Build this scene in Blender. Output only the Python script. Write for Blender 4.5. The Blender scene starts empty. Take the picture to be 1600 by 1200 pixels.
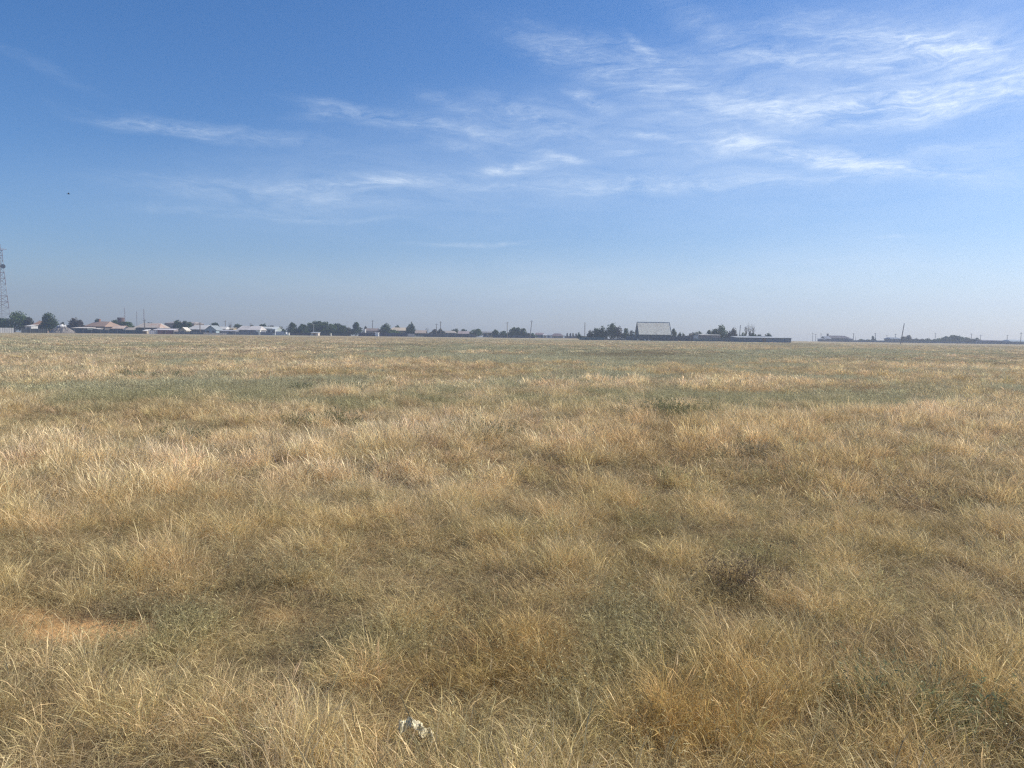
import bpy, math, random
import numpy as np
from mathutils import Vector, Matrix
R = math.radians
random.seed(7); rng = np.random.default_rng(7)
scene = bpy.context.scene
C = scene.collection

# ---------------------------------------------------------------- camera
EYE, PITCH, ROLL, F = 1.6, R(3.86), R(0.69), 1155.0      # F in pixels of the 1600 wide photo
cam_d = bpy.data.cameras.new('camera'); cam = bpy.data.objects.new('camera', cam_d); C.objects.link(cam)
cam_d.sensor_width = 36; cam_d.lens = F / 1600 * 36; cam_d.clip_start = 0.05; cam_d.clip_end = 9000
MW = Matrix.Translation((0, 0, EYE)) @ Matrix.Rotation(R(90) - PITCH, 4, 'X') @ Matrix.Rotation(ROLL, 4, 'Z')
cam.matrix_world = MW
scene.camera = cam
# ---------------------------------------------------------------- sky, sun, exposure
SUN_AZ, SUN_EL = R(72), R(42)
SKY_STRENGTH = 0.091
world = bpy.data.worlds.new('World'); scene.world = world; world.use_nodes = True
sun_d = bpy.data.lights.new('sun', 'SUN'); sun_d.energy = 5.0; sun_d.angle = R(0.5); sun_d.color = (1, 0.93, 0.80)
sun = bpy.data.objects.new('sun', sun_d); C.objects.link(sun)
sdir = Vector((math.sin(SUN_AZ) * math.cos(SUN_EL), math.cos(SUN_AZ) * math.cos(SUN_EL), math.sin(SUN_EL)))
sun.rotation_euler = sdir.to_track_quat('Z', 'Y').to_euler()
scene.view_settings.view_transform = 'Standard'; scene.view_settings.look = 'None'
scene.view_settings.gamma = 1; scene.view_settings.use_curve_mapping = False
scene.view_settings.exposure = 0.3
scene.cycles.max_bounces = 6; scene.cycles.diffuse_bounces = 3; scene.cycles.transmission_bounces = 3
scene.cycles.transparent_max_bounces = 4; scene.cycles.volume_bounces = 0
scene.cycles.use_denoising = False
scene.cycles.pixel_filter_type = 'BLACKMAN_HARRIS'; scene.cycles.filter_width = 1.3
scene.cycles.use_adaptive_sampling = True; scene.cycles.adaptive_threshold = 0.004

class NT:
    """small helper for node trees"""
    def __init__(s, tree): s.t = tree; s.n = tree.nodes; s.l = tree.links
    def new(s, typ, **kw):
        n = s.n.new(typ)
        for k, v in kw.items(): setattr(n, k, v)
        return n
    def put(s, sock, v):
        if isinstance(v, bpy.types.NodeSocket): s.l.new(v, sock)
        elif v is not None: sock.default_value = v
    def math(s, op, a, b=None, c=None, clamp=False):
        n = s.new('ShaderNodeMath', operation=op, use_clamp=clamp)
        for i, v in enumerate((a, b, c)): s.put(n.inputs[i], v)
        return n.outputs[0]
    def mapr(s, v, a, b, c=0.0, d=1.0, smooth=False):
        n = s.new('ShaderNodeMapRange', interpolation_type='SMOOTHSTEP' if smooth else 'LINEAR')
        for i, x in enumerate((v, a, b, c, d)): s.put(n.inputs[i], x)
        return n.outputs[0]
    def mix(s, f, a, b, mode='MIX'):
        n = s.new('ShaderNodeMix', data_type='RGBA', blend_type=mode)
        s.put(n.inputs[0], f)
        for i, x in ((6, a), (7, b)):
            s.put(n.inputs[i], tuple(x) + (1,) if isinstance(x, (tuple, list)) and len(x) == 3 else x)
        return n.outputs[2]
    def noise(s, vec, scale, detail=4, rough=0.55, dist=0.0, dim='3D'):
        n = s.new('ShaderNodeTexNoise', noise_dimensions=dim)
        if vec is not None: s.l.new(vec, n.inputs['Vector'])
        n.inputs['Scale'].default_value = scale; n.inputs['Detail'].default_value = detail
        n.inputs['Roughness'].default_value = rough; n.inputs['Distortion'].default_value = dist
        return n.outputs['Fac']

def pixdir(px, py):
    d = MW.to_3x3() @ Vector(((px - 800) / F, (600 - py) / F, -1)); return d.normalized()
def P(px, py, Y):
    """world x, z of the point at depth Y seen at a photo pixel"""
    d = pixdir(px, py); k = Y / d.y
    return d.x * k, EYE + d.z * k

# cirrus: streaks of ice cloud by direction (azimuth, elevation) in the sky
w = NT(world.node_tree); w.n.clear()
sky = w.new('ShaderNodeTexSky', sky_type='NISHITA', sun_disc=False)
sky.sun_elevation = SUN_EL; sky.sun_rotation = SUN_AZ; sky.altitude = 0
sky.air_density = 1.0; sky.dust_density = 0.5; sky.ozone_density = 2.6
tc = w.new('ShaderNodeTexCoord'); sp = w.new('ShaderNodeSeparateXYZ'); w.l.new(tc.outputs['Generated'], sp.inputs[0])
az = w.math('ARCTAN2', sp.outputs[0], sp.outputs[1]); el = w.math('ARCSINE', sp.outputs[2])
ae = w.new('ShaderNodeCombineXYZ'); w.l.new(az, ae.inputs[0]); w.l.new(el, ae.inputs[1]); ae = ae.outputs[0]
GX, GY = 1.3, 1.4
def blob(px, py, rx, ry, rot, amt, inner=0.0):
    d = pixdir(px, py); a0, e0 = math.atan2(d.x, d.y), math.asin(d.z)
    m = w.new('ShaderNodeMapping', vector_type='TEXTURE')
    w.l.new(wae, m.inputs[0])
    m.inputs['Location'].default_value = (a0, e0, 0); m.inputs['Rotation'].default_value = (0, 0, R(rot))
    m.inputs['Scale'].default_value = (rx * GX / F, ry * GY / F, 1)
    ln = w.new('ShaderNodeVectorMath', operation='LENGTH'); w.l.new(m.outputs[0], ln.inputs[0])
    return w.mapr(ln.outputs['Value'], 1.0, inner, 0.0, amt, smooth=True)
def warp(vec, scale, amt):
    n = w.new('ShaderNodeTexNoise'); w.l.new(vec, n.inputs['Vector']); n.inputs['Scale'].default_value = scale
    n.inputs['Detail'].default_value = 3
    a = w.new('ShaderNodeVectorMath', operation='SUBTRACT'); w.l.new(n.outputs['Color'], a.inputs[0]); a.inputs[1].default_value = (.5, .5, .5)
    m = w.new('ShaderNodeVectorMath', operation='MULTIPLY_ADD'); w.l.new(a.outputs[0], m.inputs[0])
    m.inputs[1].default_value = (amt, amt * 0.45, 0); w.l.new(vec, m.inputs[2]); return m.outputs[0]
wae = warp(warp(ae, 4.0, 0.09), 22.0, 0.022)
def stretched(vec, rot, sx, sy):
    m = w.new('ShaderNodeMapping'); w.l.new(vec, m.inputs[0]); m.inputs['Rotation'].default_value = (0, 0, R(rot))
    m.inputs['Scale'].default_value = (sx, sy, 1); return m.outputs[0]
n1 = w.noise(stretched(wae, 12, 1.0, 5.0), 11, 10, 0.68, 0.7)
n2 = w.noise(stretched(wae, -32, 1.0, 4.5), 34, 10, 0.74, 1.0)
n3 = w.noise(stretched(ae, 0, 1.0, 3.0), 5, 4, 0.5, 0.3)
wisps = w.math('MULTIPLY', w.mapr(n1, 0.34, 0.70), w.mapr(n2, 0.30, 0.70, 0.2, 1.35))
CL = [(1540,146,260,26,4,1.15), (1330,160,200,20,6,.55), (1490,72,100,24,-15,.95), (1200,172,240,30,0,.32), (1150,222,60,11,-14,.8),
      (1240,244,160,14,-9,1.15), (1345,262,100,12,-8,.85), (925,155,50,12,-22,.7), (960,92,200,34,-14,.5), (1005,80,50,9,-40,.6),
      (1190,92,85,14,-12,.55), (1360,105,60,12,-10,.6), (1060,150,200,22,-14,.45), (610,190,150,14,-6,.6), (490,186,50,9,5,.3), (330,205,190,12,-2,.42), (240,200,120,8,0,.35), (400,330,180,10,2,.25),
      (800,264,105,9,5,.75), (880,250,50,7,-6,.7), (640,286,150,11,0,.55), (560,290,130,8,4,.4), (840,190,120,28,-12,.5), (760,215,100,20,-12,.35), (700,170,60,14,-25,.3),
      (1015,214,60,7,-5,.6), (975,243,40,5,0,.55), (450,300,260,20,0,.33), (1120,290,380,12,0,.42), (950,285,200,14,0,.35), (700,230,60,9,-10,.35),
      (760,379,120,5,3,.5), (530,343,110,5,1,.35), (1560,265,110,24,0,.3), (1390,372,30,3,3,.4), (1420,60,200,40,-10,.35), (60,110,90,9,-14,.12),
      (1310,80,240,50,-8,.35), (1080,40,90,20,-35,.25), (1450,235,120,10,0,.35)]
tot = None
for b in CL:
    v = blob(*b); tot = v if tot is None else w.math('ADD', tot, v)
veil = w.math('ADD', blob(1440, 180, 560, 170, 4, 0.27), w.math('ADD', w.math('ADD', blob(900, 230, 470, 95, 4, 0.14), blob(560, 310, 460, 70, 2, 0.15)), blob(1050, 450, 800, 60, 1, 0.30)))
alpha = w.math('ADD', w.math('MULTIPLY', tot, wisps), w.math('MULTIPLY', veil, w.math('MULTIPLY', w.mapr(n3, 0.25, 0.75, 0.6, 1.3), w.mapr(n1, 0.3, 0.7, 0.65, 1.35))), clamp=True)
alpha = w.math('MULTIPLY', alpha, 0.76)
hs = w.new('ShaderNodeHueSaturation'); hs.inputs['Saturation'].default_value = 1.27
w.l.new(w.mix(1.0, sky.outputs[0], (.95, 1.0, 1.15), 'MULTIPLY'), hs.inputs['Color'])     # white balance of the phone camera
col = w.mix(alpha, hs.outputs[0], (8.6, 9.6, 10.6))
bg = w.new('ShaderNodeBackground'); w.l.new(col, bg.inputs[0]); bg.inputs[1].default_value = SKY_STRENGTH
wo = w.new('ShaderNodeOutputWorld'); w.l.new(bg.outputs[0], wo.inputs[0])

# ---------------------------------------------------------------- terrain and field maps (numpy)
def _hash(ix, iy, s):
    h = (ix.astype(np.int64) * 374761393 + iy.astype(np.int64) * 668265263 + s * 974634777) & 0x7fffffff
    h = ((h ^ (h >> 13)) * 1274126177) & 0x7fffffff
    return ((h ^ (h >> 16)) & 0xffffff) / float(0xffffff)
def vnoise(x, y, s=0):
    ix, iy = np.floor(x), np.floor(y); fx, fy = x - ix, y - iy
    fx = fx * fx * (3 - 2 * fx); fy = fy * fy * (3 - 2 * fy)
    ix = ix.astype(np.int64); iy = iy.astype(np.int64)
    a, b, c, d = _hash(ix, iy, s), _hash(ix + 1, iy, s), _hash(ix, iy + 1, s), _hash(ix + 1, iy + 1, s)
    return (a + (b - a) * fx) * (1 - fy) + (c + (d - c) * fx) * fy
def fbm(x, y, sc, s=0, oct=4, g=0.5):
    x, y = np.asarray(x, float), np.asarray(y, float)
    v = 0; a = 1; t = 0; f = 1 / sc
    for i in range(oct):
        ca, sa = math.cos(i * 1.1 + .3), math.sin(i * 1.1 + .3)
        v = v + a * vnoise((x * ca - y * sa) * f + 13.7 * i + 100, (x * sa + y * ca) * f - 7.1 * i + 100, s * 17 + i); t += a; a *= g; f *= 2.03
    return v / t
def sstep(v, a, b):
    t = np.clip((v - a) / (b - a), 0, 1); return t * t * (3 - 2 * t)
def ground_z(x, y):
    x = np.asarray(x, float); y = np.asarray(y, float); r = np.hypot(x, y)
    d = np.maximum(0, r - 325); z = -0.0045 * (np.sqrt(d * d + 900) - 30)
    near = 1 - sstep(r, 60, 180)
    z = z + near * ((fbm(x, y, 3.2, 5, 3) - .5) * .16 + (fbm(x, y, 14, 6, 2) - .5) * .18 * sstep(r, 3, 14))
    z = z + (1 - near) * (fbm(x, y, 60, 8, 2) - .5) * .12
    return z
def gz(x, y): return float(ground_z(np.array([x]), np.array([y]))[0])
M3 = np.array(MW.to_3x3())
def proj(x, y):
    v = np.stack([x, y, np.full_like(x, -EYE)], -1) @ M3
    zz = np.where(v[..., 2] < -1e-3, -v[..., 2], 1e-3)
    return 800 + F * v[..., 0] / zz, 600 - F * v[..., 1] / zz
def spots(u, v, L):
    t = np.zeros_like(u)
    for cx, cy, rx, ry, a in L: t += a * np.exp(-(((u - cx) / rx) ** 2 + ((v - cy) / ry) ** 2) * 1.2)
    return t
GREEN = [(330,618,330,26,.55), (60,612,120,16,.4), (330,595,240,12,.25), (560,640,90,10,.35), (470,632,120,9,.4), (1000,560,260,9,.4), (950,590,110,10,.35),
         (1380,625,260,22,.28), (760,600,80,12,.3), (650,560,140,7,.3), (1120,575,90,6,.3), (700,545,300,6,.3), (60,545,200,5,.2), (1300,552,300,6,.25),
         (80,870,90,40,.4), (300,745,60,22,.35), (420,885,80,40,.45), (270,985,150,45,.5), (300,1080,70,30,.3), (460,1040,110,70,.4),
         (870,890,70,30,.45), (1000,1000,70,80,.5), (1100,1060,80,30,.35), (1455,1095,130,45,.75), (1590,900,60,60,.35), (1330,870,120,30,.2),
         (1180,860,120,22,.25), (600,1180,80,30,.3), (20,770,60,30,.3), (1420,700,90,12,.2), (1500,690,60,12,.25), (820,600,90,8,.2), (1240,980,260,20,.15),
         (640,800,60,18,.2), (1060,900,60,20,.2), (480,770,60,14,.2), (90,655,60,8,.3)]
DARK = [(250,960,130,22,.8), (460,1060,110,70,.6), (1170,985,170,32,.7), (1340,1010,120,30,.6), (1390,760,90,22,.2), (1560,750,70,14,.5), (420,890,60,30,.3),
        (1380,630,260,18,.35), (430,605,300,14,.2), (1170,890,50,20,.5), (200,770,80,8,.4), (760,745,70,8,.3), (1150,712,60,5,.6), (1590,950,50,50,.5),
        (650,1150,90,22,.5), (1000,555,120,4,.4), (330,560,200,4,.4), (250,1090,60,24,.4), (350,830,60,12,.3)]
GOLD = [(780,1040,170,75,.8), (1060,1150,120,60,.9), (720,940,120,30,.3), (960,860,110,40,.35), (560,830,120,30,.25), (230,870,50,30,.35), (1180,1160,90,50,.4),
        (380,1120,60,60,.3), (1300,760,140,30,.25), (1060,700,200,30,.25), (860,1010,60,50,.2), (920,760,200,40,.25)]
PALE = [(130,720,260,40,.35), (880,690,340,45,.4), (1250,700,240,26,.35), (1180,790,260,30,.3), (560,745,240,32,.35), (560,572,230,7,.7), (900,600,200,6,.35),
        (90,570,180,8,.4), (350,545,200,4,.5), (640,780,260,30,.3), (1120,602,220,7,.45), (1420,598,180,5,.4), (1580,720,60,10,.5), (240,880,60,30,.3), (80,820,70,40,.3),
        (440,1170,30,60,.5), (1050,640,150,6,.3), (1480,575,140,4,.4), (60,700,90,16,.2), (1440,670,120,12,.25)]
SOIL = [(125,980,80,17,2.2), (200,974,35,11,1.6), (50,955,50,12,.8), (430,955,40,12,.7)]
RAG = (lambda d: (d.x * 1.49 / -d.z, d.y * 1.49 / -d.z))(pixdir(650, 1134))
CLEAR = [(RAG[0], RAG[1], .085), (RAG[0] - .01, RAG[1] - .14, .09)]
def fields(x, y):
    u, v = proj(x, y); r = np.hypot(x, y)
    big = fbm(x, y * .55, 16, 1, 4); mid = fbm(x, y, 3.1, 2, 4); small = fbm(x, y, .8, 3, 3); huge = fbm(x, y * .4, 60, 4, 3)
    far = sstep(r, 5, 27)
    p0 = spots(u, v, PALE) * .45
    g = spots(u, v, GREEN) * (.42 + 2.0 * far) + (big - .5) * (.3 + 1.7 * far) + (mid - .57 + .05 * far) * (1.2 + 1.3 * far) + (small - .5) * 1.1 + far * (.30 + (huge - .5) * 1.0 * sstep(r, 60, 160)) - p0
    d = spots(u, v, DARK) + (fbm(x, y, 2.2, 9, 4) - .62) * 1.5 + far * (fbm(x, y * .5, 14, 15, 4) - .52) * 2.2 + (fbm(x + 50, y, .5, 10, 2) - .5) * .35
    o = spots(u, v, GOLD) + (fbm(x, y, 1.7, 11, 3) - .55) * .9
    p = spots(u, v, PALE) * 1.2 + (fbm(x, y, 5, 12, 4) - .5) * 1.8 + (fbm(x, y, 1.1, 13, 3) - .5) * .5 + far * (fbm(x, y * .6, 22, 14, 4) - .5) * 2.4
    s = np.clip(spots(u, v, SOIL) * (.6 + fbm(x, y, .22, 20, 3)), 0, 1)
    return [np.clip(q, 0, 1) for q in (g, d, o, p, s)] + [r, small]
def lerp(a, b, t): return a + (b - a) * t[:, None]
STRAW = np.array((.57, .45, .25)); PALEC = np.array((.79, .65, .42)); GOLDC = np.array((.57, .375, .125)); SAGE = np.array((.36, .335, .175))
DARKC = np.array((.21, .155, .095)); OLIVE = np.array((.16, .165, .065))
def canopy(x, y):
    g, d, o, p, s, r, small = fields(x, y); far = sstep(r, 9, 32)
    c = np.repeat(STRAW[None], len(x), 0)
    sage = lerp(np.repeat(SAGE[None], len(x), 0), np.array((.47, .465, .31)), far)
    c = c * (1 - (1 - sstep(r, 5, 11))[:, None] * np.array((.0, .0, .10)))
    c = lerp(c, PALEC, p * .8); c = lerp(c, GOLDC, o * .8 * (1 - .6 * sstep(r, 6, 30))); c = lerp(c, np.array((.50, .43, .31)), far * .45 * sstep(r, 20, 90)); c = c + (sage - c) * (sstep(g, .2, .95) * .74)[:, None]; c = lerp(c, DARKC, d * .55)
    return c, g, d, o, p, s, r, small

# ---------------------------------------------------------------- object helpers
def tag(o, label=None, cat=None, group=None, kind=None):
    for k, v in (('label', label), ('category', cat), ('group', group), ('kind', kind)):
        if v: o[k] = v
    return o
def empty(name, loc, label, cat, group=None, rz=0):
    o = bpy.data.objects.new(name, None); o.location = loc; o.rotation_euler = (0, 0, rz); o.empty_display_size = .3
    C.objects.link(o); return tag(o, label, cat, group)
class MB:
    def __init__(s): s.v = []; s.f = []
    def add(s, v, f):
        k = len(s.v); s.v += [tuple(q) for q in v]; s.f += [tuple(i + k for i in q) for q in f]; return s
    def box(s, x0, x1, y0, y1, z0, z1):
        v = [(x, y, z) for z in (z0, z1) for y in (y0, y1) for x in (x0, x1)]
        return s.add(v, [(0, 2, 3, 1), (4, 5, 7, 6), (0, 1, 5, 4), (2, 6, 7, 3), (0, 4, 6, 2), (1, 3, 7, 5)])
    def tube(s, a, b, r0, r1=None, n=6):
        a, b = Vector(a), Vector(b); r1 = r0 if r1 is None else r1; d = (b - a).normalized()
        p = d.orthogonal().normalized(); q = d.cross(p); v = []
        for c, r in ((a, r0), (b, r1)):
            v += [c + (p * math.cos(t) + q * math.sin(t)) * r for t in (2 * math.pi * i / n for i in range(n))]
        return s.add(v, [(i, (i + 1) % n, n + (i + 1) % n, n + i) for i in range(n)] + [tuple(range(n - 1, -1, -1)), tuple(range(n, 2 * n))])
    def build(s, name, m, parent=None, loc=None, smooth=False):
        me = bpy.data.meshes.new(name); me.from_pydata(s.v, [], s.f); me.materials.append(m); me.update()
        if smooth: me.polygons.foreach_set('use_smooth', [True] * len(me.polygons))
        o = bpy.data.objects.new(name, me); C.objects.link(o)
        if parent: o.parent = parent
        if loc: o.location = loc
        return o
MATS = {}
def mat(rgb, var=.25, scale=1.5, rough=.85, rust=None, streak=False):
    key = (tuple(rgb), var, scale, rough, rust, streak)
    if key in MATS: return MATS[key]
    m = bpy.data.materials.new('surface'); m.use_nodes = True; t = NT(m.node_tree); t.n.clear()
    tcn = t.new('ShaderNodeTexCoord'); vec = tcn.outputs['Object']
    if streak:
        mp = t.new('ShaderNodeMapping'); t.l.new(vec, mp.inputs[0]); mp.inputs['Scale'].default_value = (1, 1, .12); vec = mp.outputs[0]
    n = t.noise(vec, scale, 5, .65)
    c = t.mix(t.mapr(n, .3, .7), tuple(q * (1 - var) for q in rgb), tuple(min(.9, q * (1 + var)) for q in rgb))
    if rust: c = t.mix(t.mapr(t.noise(vec, scale * .6, 6, .7), .52, .66), c, rust)
    b = t.new('ShaderNodeBsdfPrincipled'); t.l.new(c, b.inputs['Base Color']); b.inputs['Roughness'].default_value = rough
    b.inputs['Specular IOR Level'].default_value = .25
    o = t.new('ShaderNodeOutputMaterial'); t.l.new(b.outputs[0], o.inputs[0]); MATS[key] = m; return m

# ---------------------------------------------------------------- ground sheet (polar grid out past the horizon)
def build_ground():
    radii = [0.0]; r = .25
    while r < 1450: radii.append(r); r += max(.06, r * .0115)
    A = np.concatenate([np.linspace(-64, 64, 760), np.linspace(64, 296, 60)[1:-1]]) * math.pi / 180; na = len(A)
    rr = np.array(radii[1:]); X = np.outer(rr, np.sin(A)).ravel(); Y = np.outer(rr, np.cos(A)).ravel(); Z = ground_z(X, Y)
    n = len(X); nr = len(rr)
    co = np.zeros((n + 1, 3)); co[:n, 0] = X; co[:n, 1] = Y; co[:n, 2] = Z; co[n] = (0, 0, gz(0, 0))
    i = np.arange(nr - 1)[:, None] * na; j = np.arange(na)[None]; j2 = (j + 1) % na
    q = np.stack([i + j, i + na + j, i + na + j2, i + j2], -1).reshape(-1, 4)[:, ::-1]
    tri = np.stack([np.full(na, n), np.arange(na), (np.arange(na) + 1) % na], -1)[:, ::-1]
    me = bpy.data.meshes.new('ground'); me.vertices.add(n + 1); me.vertices.foreach_set('co', co.ravel())
    loops = np.concatenate([q.ravel(), tri.ravel()]); me.loops.add(len(loops)); me.loops.foreach_set('vertex_index', loops)
    me.polygons.add(len(q) + na)
    ls = np.concatenate([np.arange(len(q)) * 4, len(q) * 4 + np.arange(na) * 3]); me.polygons.foreach_set('loop_start', ls)
    me.polygons.foreach_set('use_smooth', np.ones(len(q) + na, bool)); me.update(); me.validate()
    c, g, d, o, p, s, r_, sm = canopy(co[:, 0], co[:, 1])
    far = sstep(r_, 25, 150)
    litter = lerp(c * .34, np.array((.17, .12, .07)), 1 - far * .9)      # dusty litter between the tufts
    cc = lerp(litter, c * .60, far)  # closed sward far off, colour darkened to stand in for grass self-shadow
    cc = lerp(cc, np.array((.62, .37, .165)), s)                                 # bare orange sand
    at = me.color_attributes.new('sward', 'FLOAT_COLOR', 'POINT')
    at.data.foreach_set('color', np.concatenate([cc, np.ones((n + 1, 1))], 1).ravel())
    m = bpy.data.materials.new('ground'); m.use_nodes = True; t = NT(m.node_tree); t.n.clear()
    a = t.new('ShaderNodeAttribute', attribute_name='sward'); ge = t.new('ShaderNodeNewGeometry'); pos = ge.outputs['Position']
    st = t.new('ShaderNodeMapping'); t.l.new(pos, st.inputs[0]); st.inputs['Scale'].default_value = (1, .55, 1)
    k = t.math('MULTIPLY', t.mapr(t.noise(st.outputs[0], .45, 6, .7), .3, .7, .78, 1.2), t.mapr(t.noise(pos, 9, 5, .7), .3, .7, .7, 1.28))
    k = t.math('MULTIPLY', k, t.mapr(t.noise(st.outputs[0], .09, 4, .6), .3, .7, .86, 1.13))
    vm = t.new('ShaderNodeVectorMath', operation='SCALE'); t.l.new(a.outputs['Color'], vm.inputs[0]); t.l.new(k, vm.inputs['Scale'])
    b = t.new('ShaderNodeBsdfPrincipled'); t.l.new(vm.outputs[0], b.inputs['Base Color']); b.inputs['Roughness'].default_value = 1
    b.inputs['Specular IOR Level'].default_value = .05
    bu = t.new('ShaderNodeBump'); bu.inputs['Strength'].default_value = .8; bu.inputs['Distance'].default_value = .05
    t.l.new(t.noise(pos, 14, 6, .75), bu.inputs['Height']); t.l.new(bu.outputs[0], b.inputs['Normal'])
    ou = t.new('ShaderNodeOutputMaterial'); t.l.new(b.outputs[0], ou.inputs[0]); me.materials.append(m)
    ob = bpy.data.objects.new('ground', me); C.objects.link(ob); tag(ob, 'flat dry steppe ground reaching the horizon', None, None, 'structure')
build_ground()

# ---------------------------------------------------------------- grass
def grass_material():
    m = bpy.data.materials.new('grass'); m.use_nodes = True; t = NT(m.node_tree); t.n.clear()
    a = t.new('ShaderNodeAttribute', attribute_name='tint', attribute_type='INSTANCER')
    v = t.new('ShaderNodeAttribute', attribute_name='shade')          # one random value per blade
    f = t.mapr(v.outputs['Fac'], 0, 1, .38, 1.68)
    c = t.new('ShaderNodeVectorMath', operation='SCALE'); t.l.new(a.outputs['Color'], c.inputs[0]); t.l.new(f, c.inputs['Scale'])
    warm = t.mix(t.math('MULTIPLY', t.math('FRACT', t.math('MULTIPLY', v.outputs['Fac'], 7.3)), .13), c.outputs[0], (.60, .43, .20))
    d = t.new('ShaderNodeBsdfDiffuse'); t.l.new(warm, d.inputs[0])
    tr = t.new('ShaderNodeBsdfTranslucent'); t.l.new(warm, tr.inputs[0])
    gl = t.new('ShaderNodeBsdfGlossy'); gl.inputs['Roughness'].default_value = .45; gl.inputs[0].default_value = (.8, .72, .6, 1)
    x1 = t.new('ShaderNodeMixShader'); x1.inputs[0].default_value = .36; t.l.new(d.outputs[0], x1.inputs[1]); t.l.new(tr.outputs[0], x1.inputs[2])
    x2 = t.new('ShaderNodeMixShader'); x2.inputs[0].default_value = .035; t.l.new(x1.outputs[0], x2.inputs[1]); t.l.new(gl.outputs[0], x2.inputs[2])
    o = t.new('ShaderNodeOutputMaterial'); t.l.new(x2.outputs[0], o.inputs[0]); return m
GM = grass_material()

VAR = [1.0]
def blades(n, height, width, spread, bend, base_r, seed, lie=0.0, head=0.0, segs=4, leafy=0):
    """one tuft: n thin bent ribbons; returns verts, quads, shade per vertex"""
    g = np.random.default_rng(seed); V = []; Q = []; S = []
    for i in range(n):
        a = g.uniform(0, 2 * math.pi); rr = base_r * math.sqrt(g.random()); p = np.array([rr * math.cos(a), rr * math.sin(a), 0.0])
        yaw = a + g.normal(0, .9); tilt = abs(g.normal(0, spread)) + lie * g.uniform(.55, 1.0) * 1.25
        L = height * g.uniform(.45, 1.1); sh = .5 + (g.random() - .5) * VAR[0]; wd = width * g.uniform(.7, 1.35); turn = g.normal(0, .35)
        facing = g.uniform(0, math.pi); cur = p; pts = [p]; tl = tilt; yw = yaw
        for k in range(segs):
            tl += bend * g.uniform(.2, 1.3) / segs * (1 + k * .5); yw += turn / segs
            tl_ = min(tl, 1.62 if lie < .5 else 1.5)
            cur = cur + np.array([math.sin(tl_) * math.cos(yw), math.sin(tl_) * math.sin(yw), math.cos(tl_)]) * L / segs; pts.append(cur)
        side = np.array([math.cos(facing), math.sin(facing), 0]); hd = g.random() < head
        for k, q in enumerate(pts):
            f = k / segs; ww = wd * (1 - f ** 1.6 * .85)
            if hd and k == segs - 1: ww = wd * 2.4
            if hd and k == segs: ww = wd * .4
            V += [q - side * ww / 2, q + side * ww / 2]; S += [sh, sh]
        b0 = len(V) - 2 * (segs + 1)
        for k in range(segs): Q.append((b0 + 2 * k, b0 + 2 * k + 1, b0 + 2 * k + 3, b0 + 2 * k + 2))
        for _ in range(leafy):
            k = g.integers(1, segs + 1); q = pts[k] * g.uniform(.6, 1) + pts[k - 1] * 0; q = pts[k - 1] + (pts[k] - pts[k - 1]) * g.random()
            dd = g.normal(size=3); dd[2] = abs(dd[2]) * .8; dd /= np.linalg.norm(dd); l = height * g.uniform(.04, .15)
            s2 = np.cross(dd, g.normal(size=3)); s2 /= np.linalg.norm(s2); ww = width * g.uniform(.7, 1.5)
            b1 = len(V); V += [q, q + dd * l * .5 + s2 * ww, q + dd * l, q + dd * l * .5 - s2 * ww]; S += [sh] * 4; Q.append((b1, b1 + 1, b1 + 2, b1 + 3))
    return V, Q, S
def proto(name, *a, **k):
    V, Q, S = blades(*a, **k); me = bpy.data.meshes.new(name); me.from_pydata([tuple(v) for v in V], [], Q); me.materials.append(GM)
    at = me.attributes.new('shade', 'FLOAT', 'POINT'); at.data.foreach_set('value', S); me.update()
    return bpy.data.objects.new(name, me)
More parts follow.
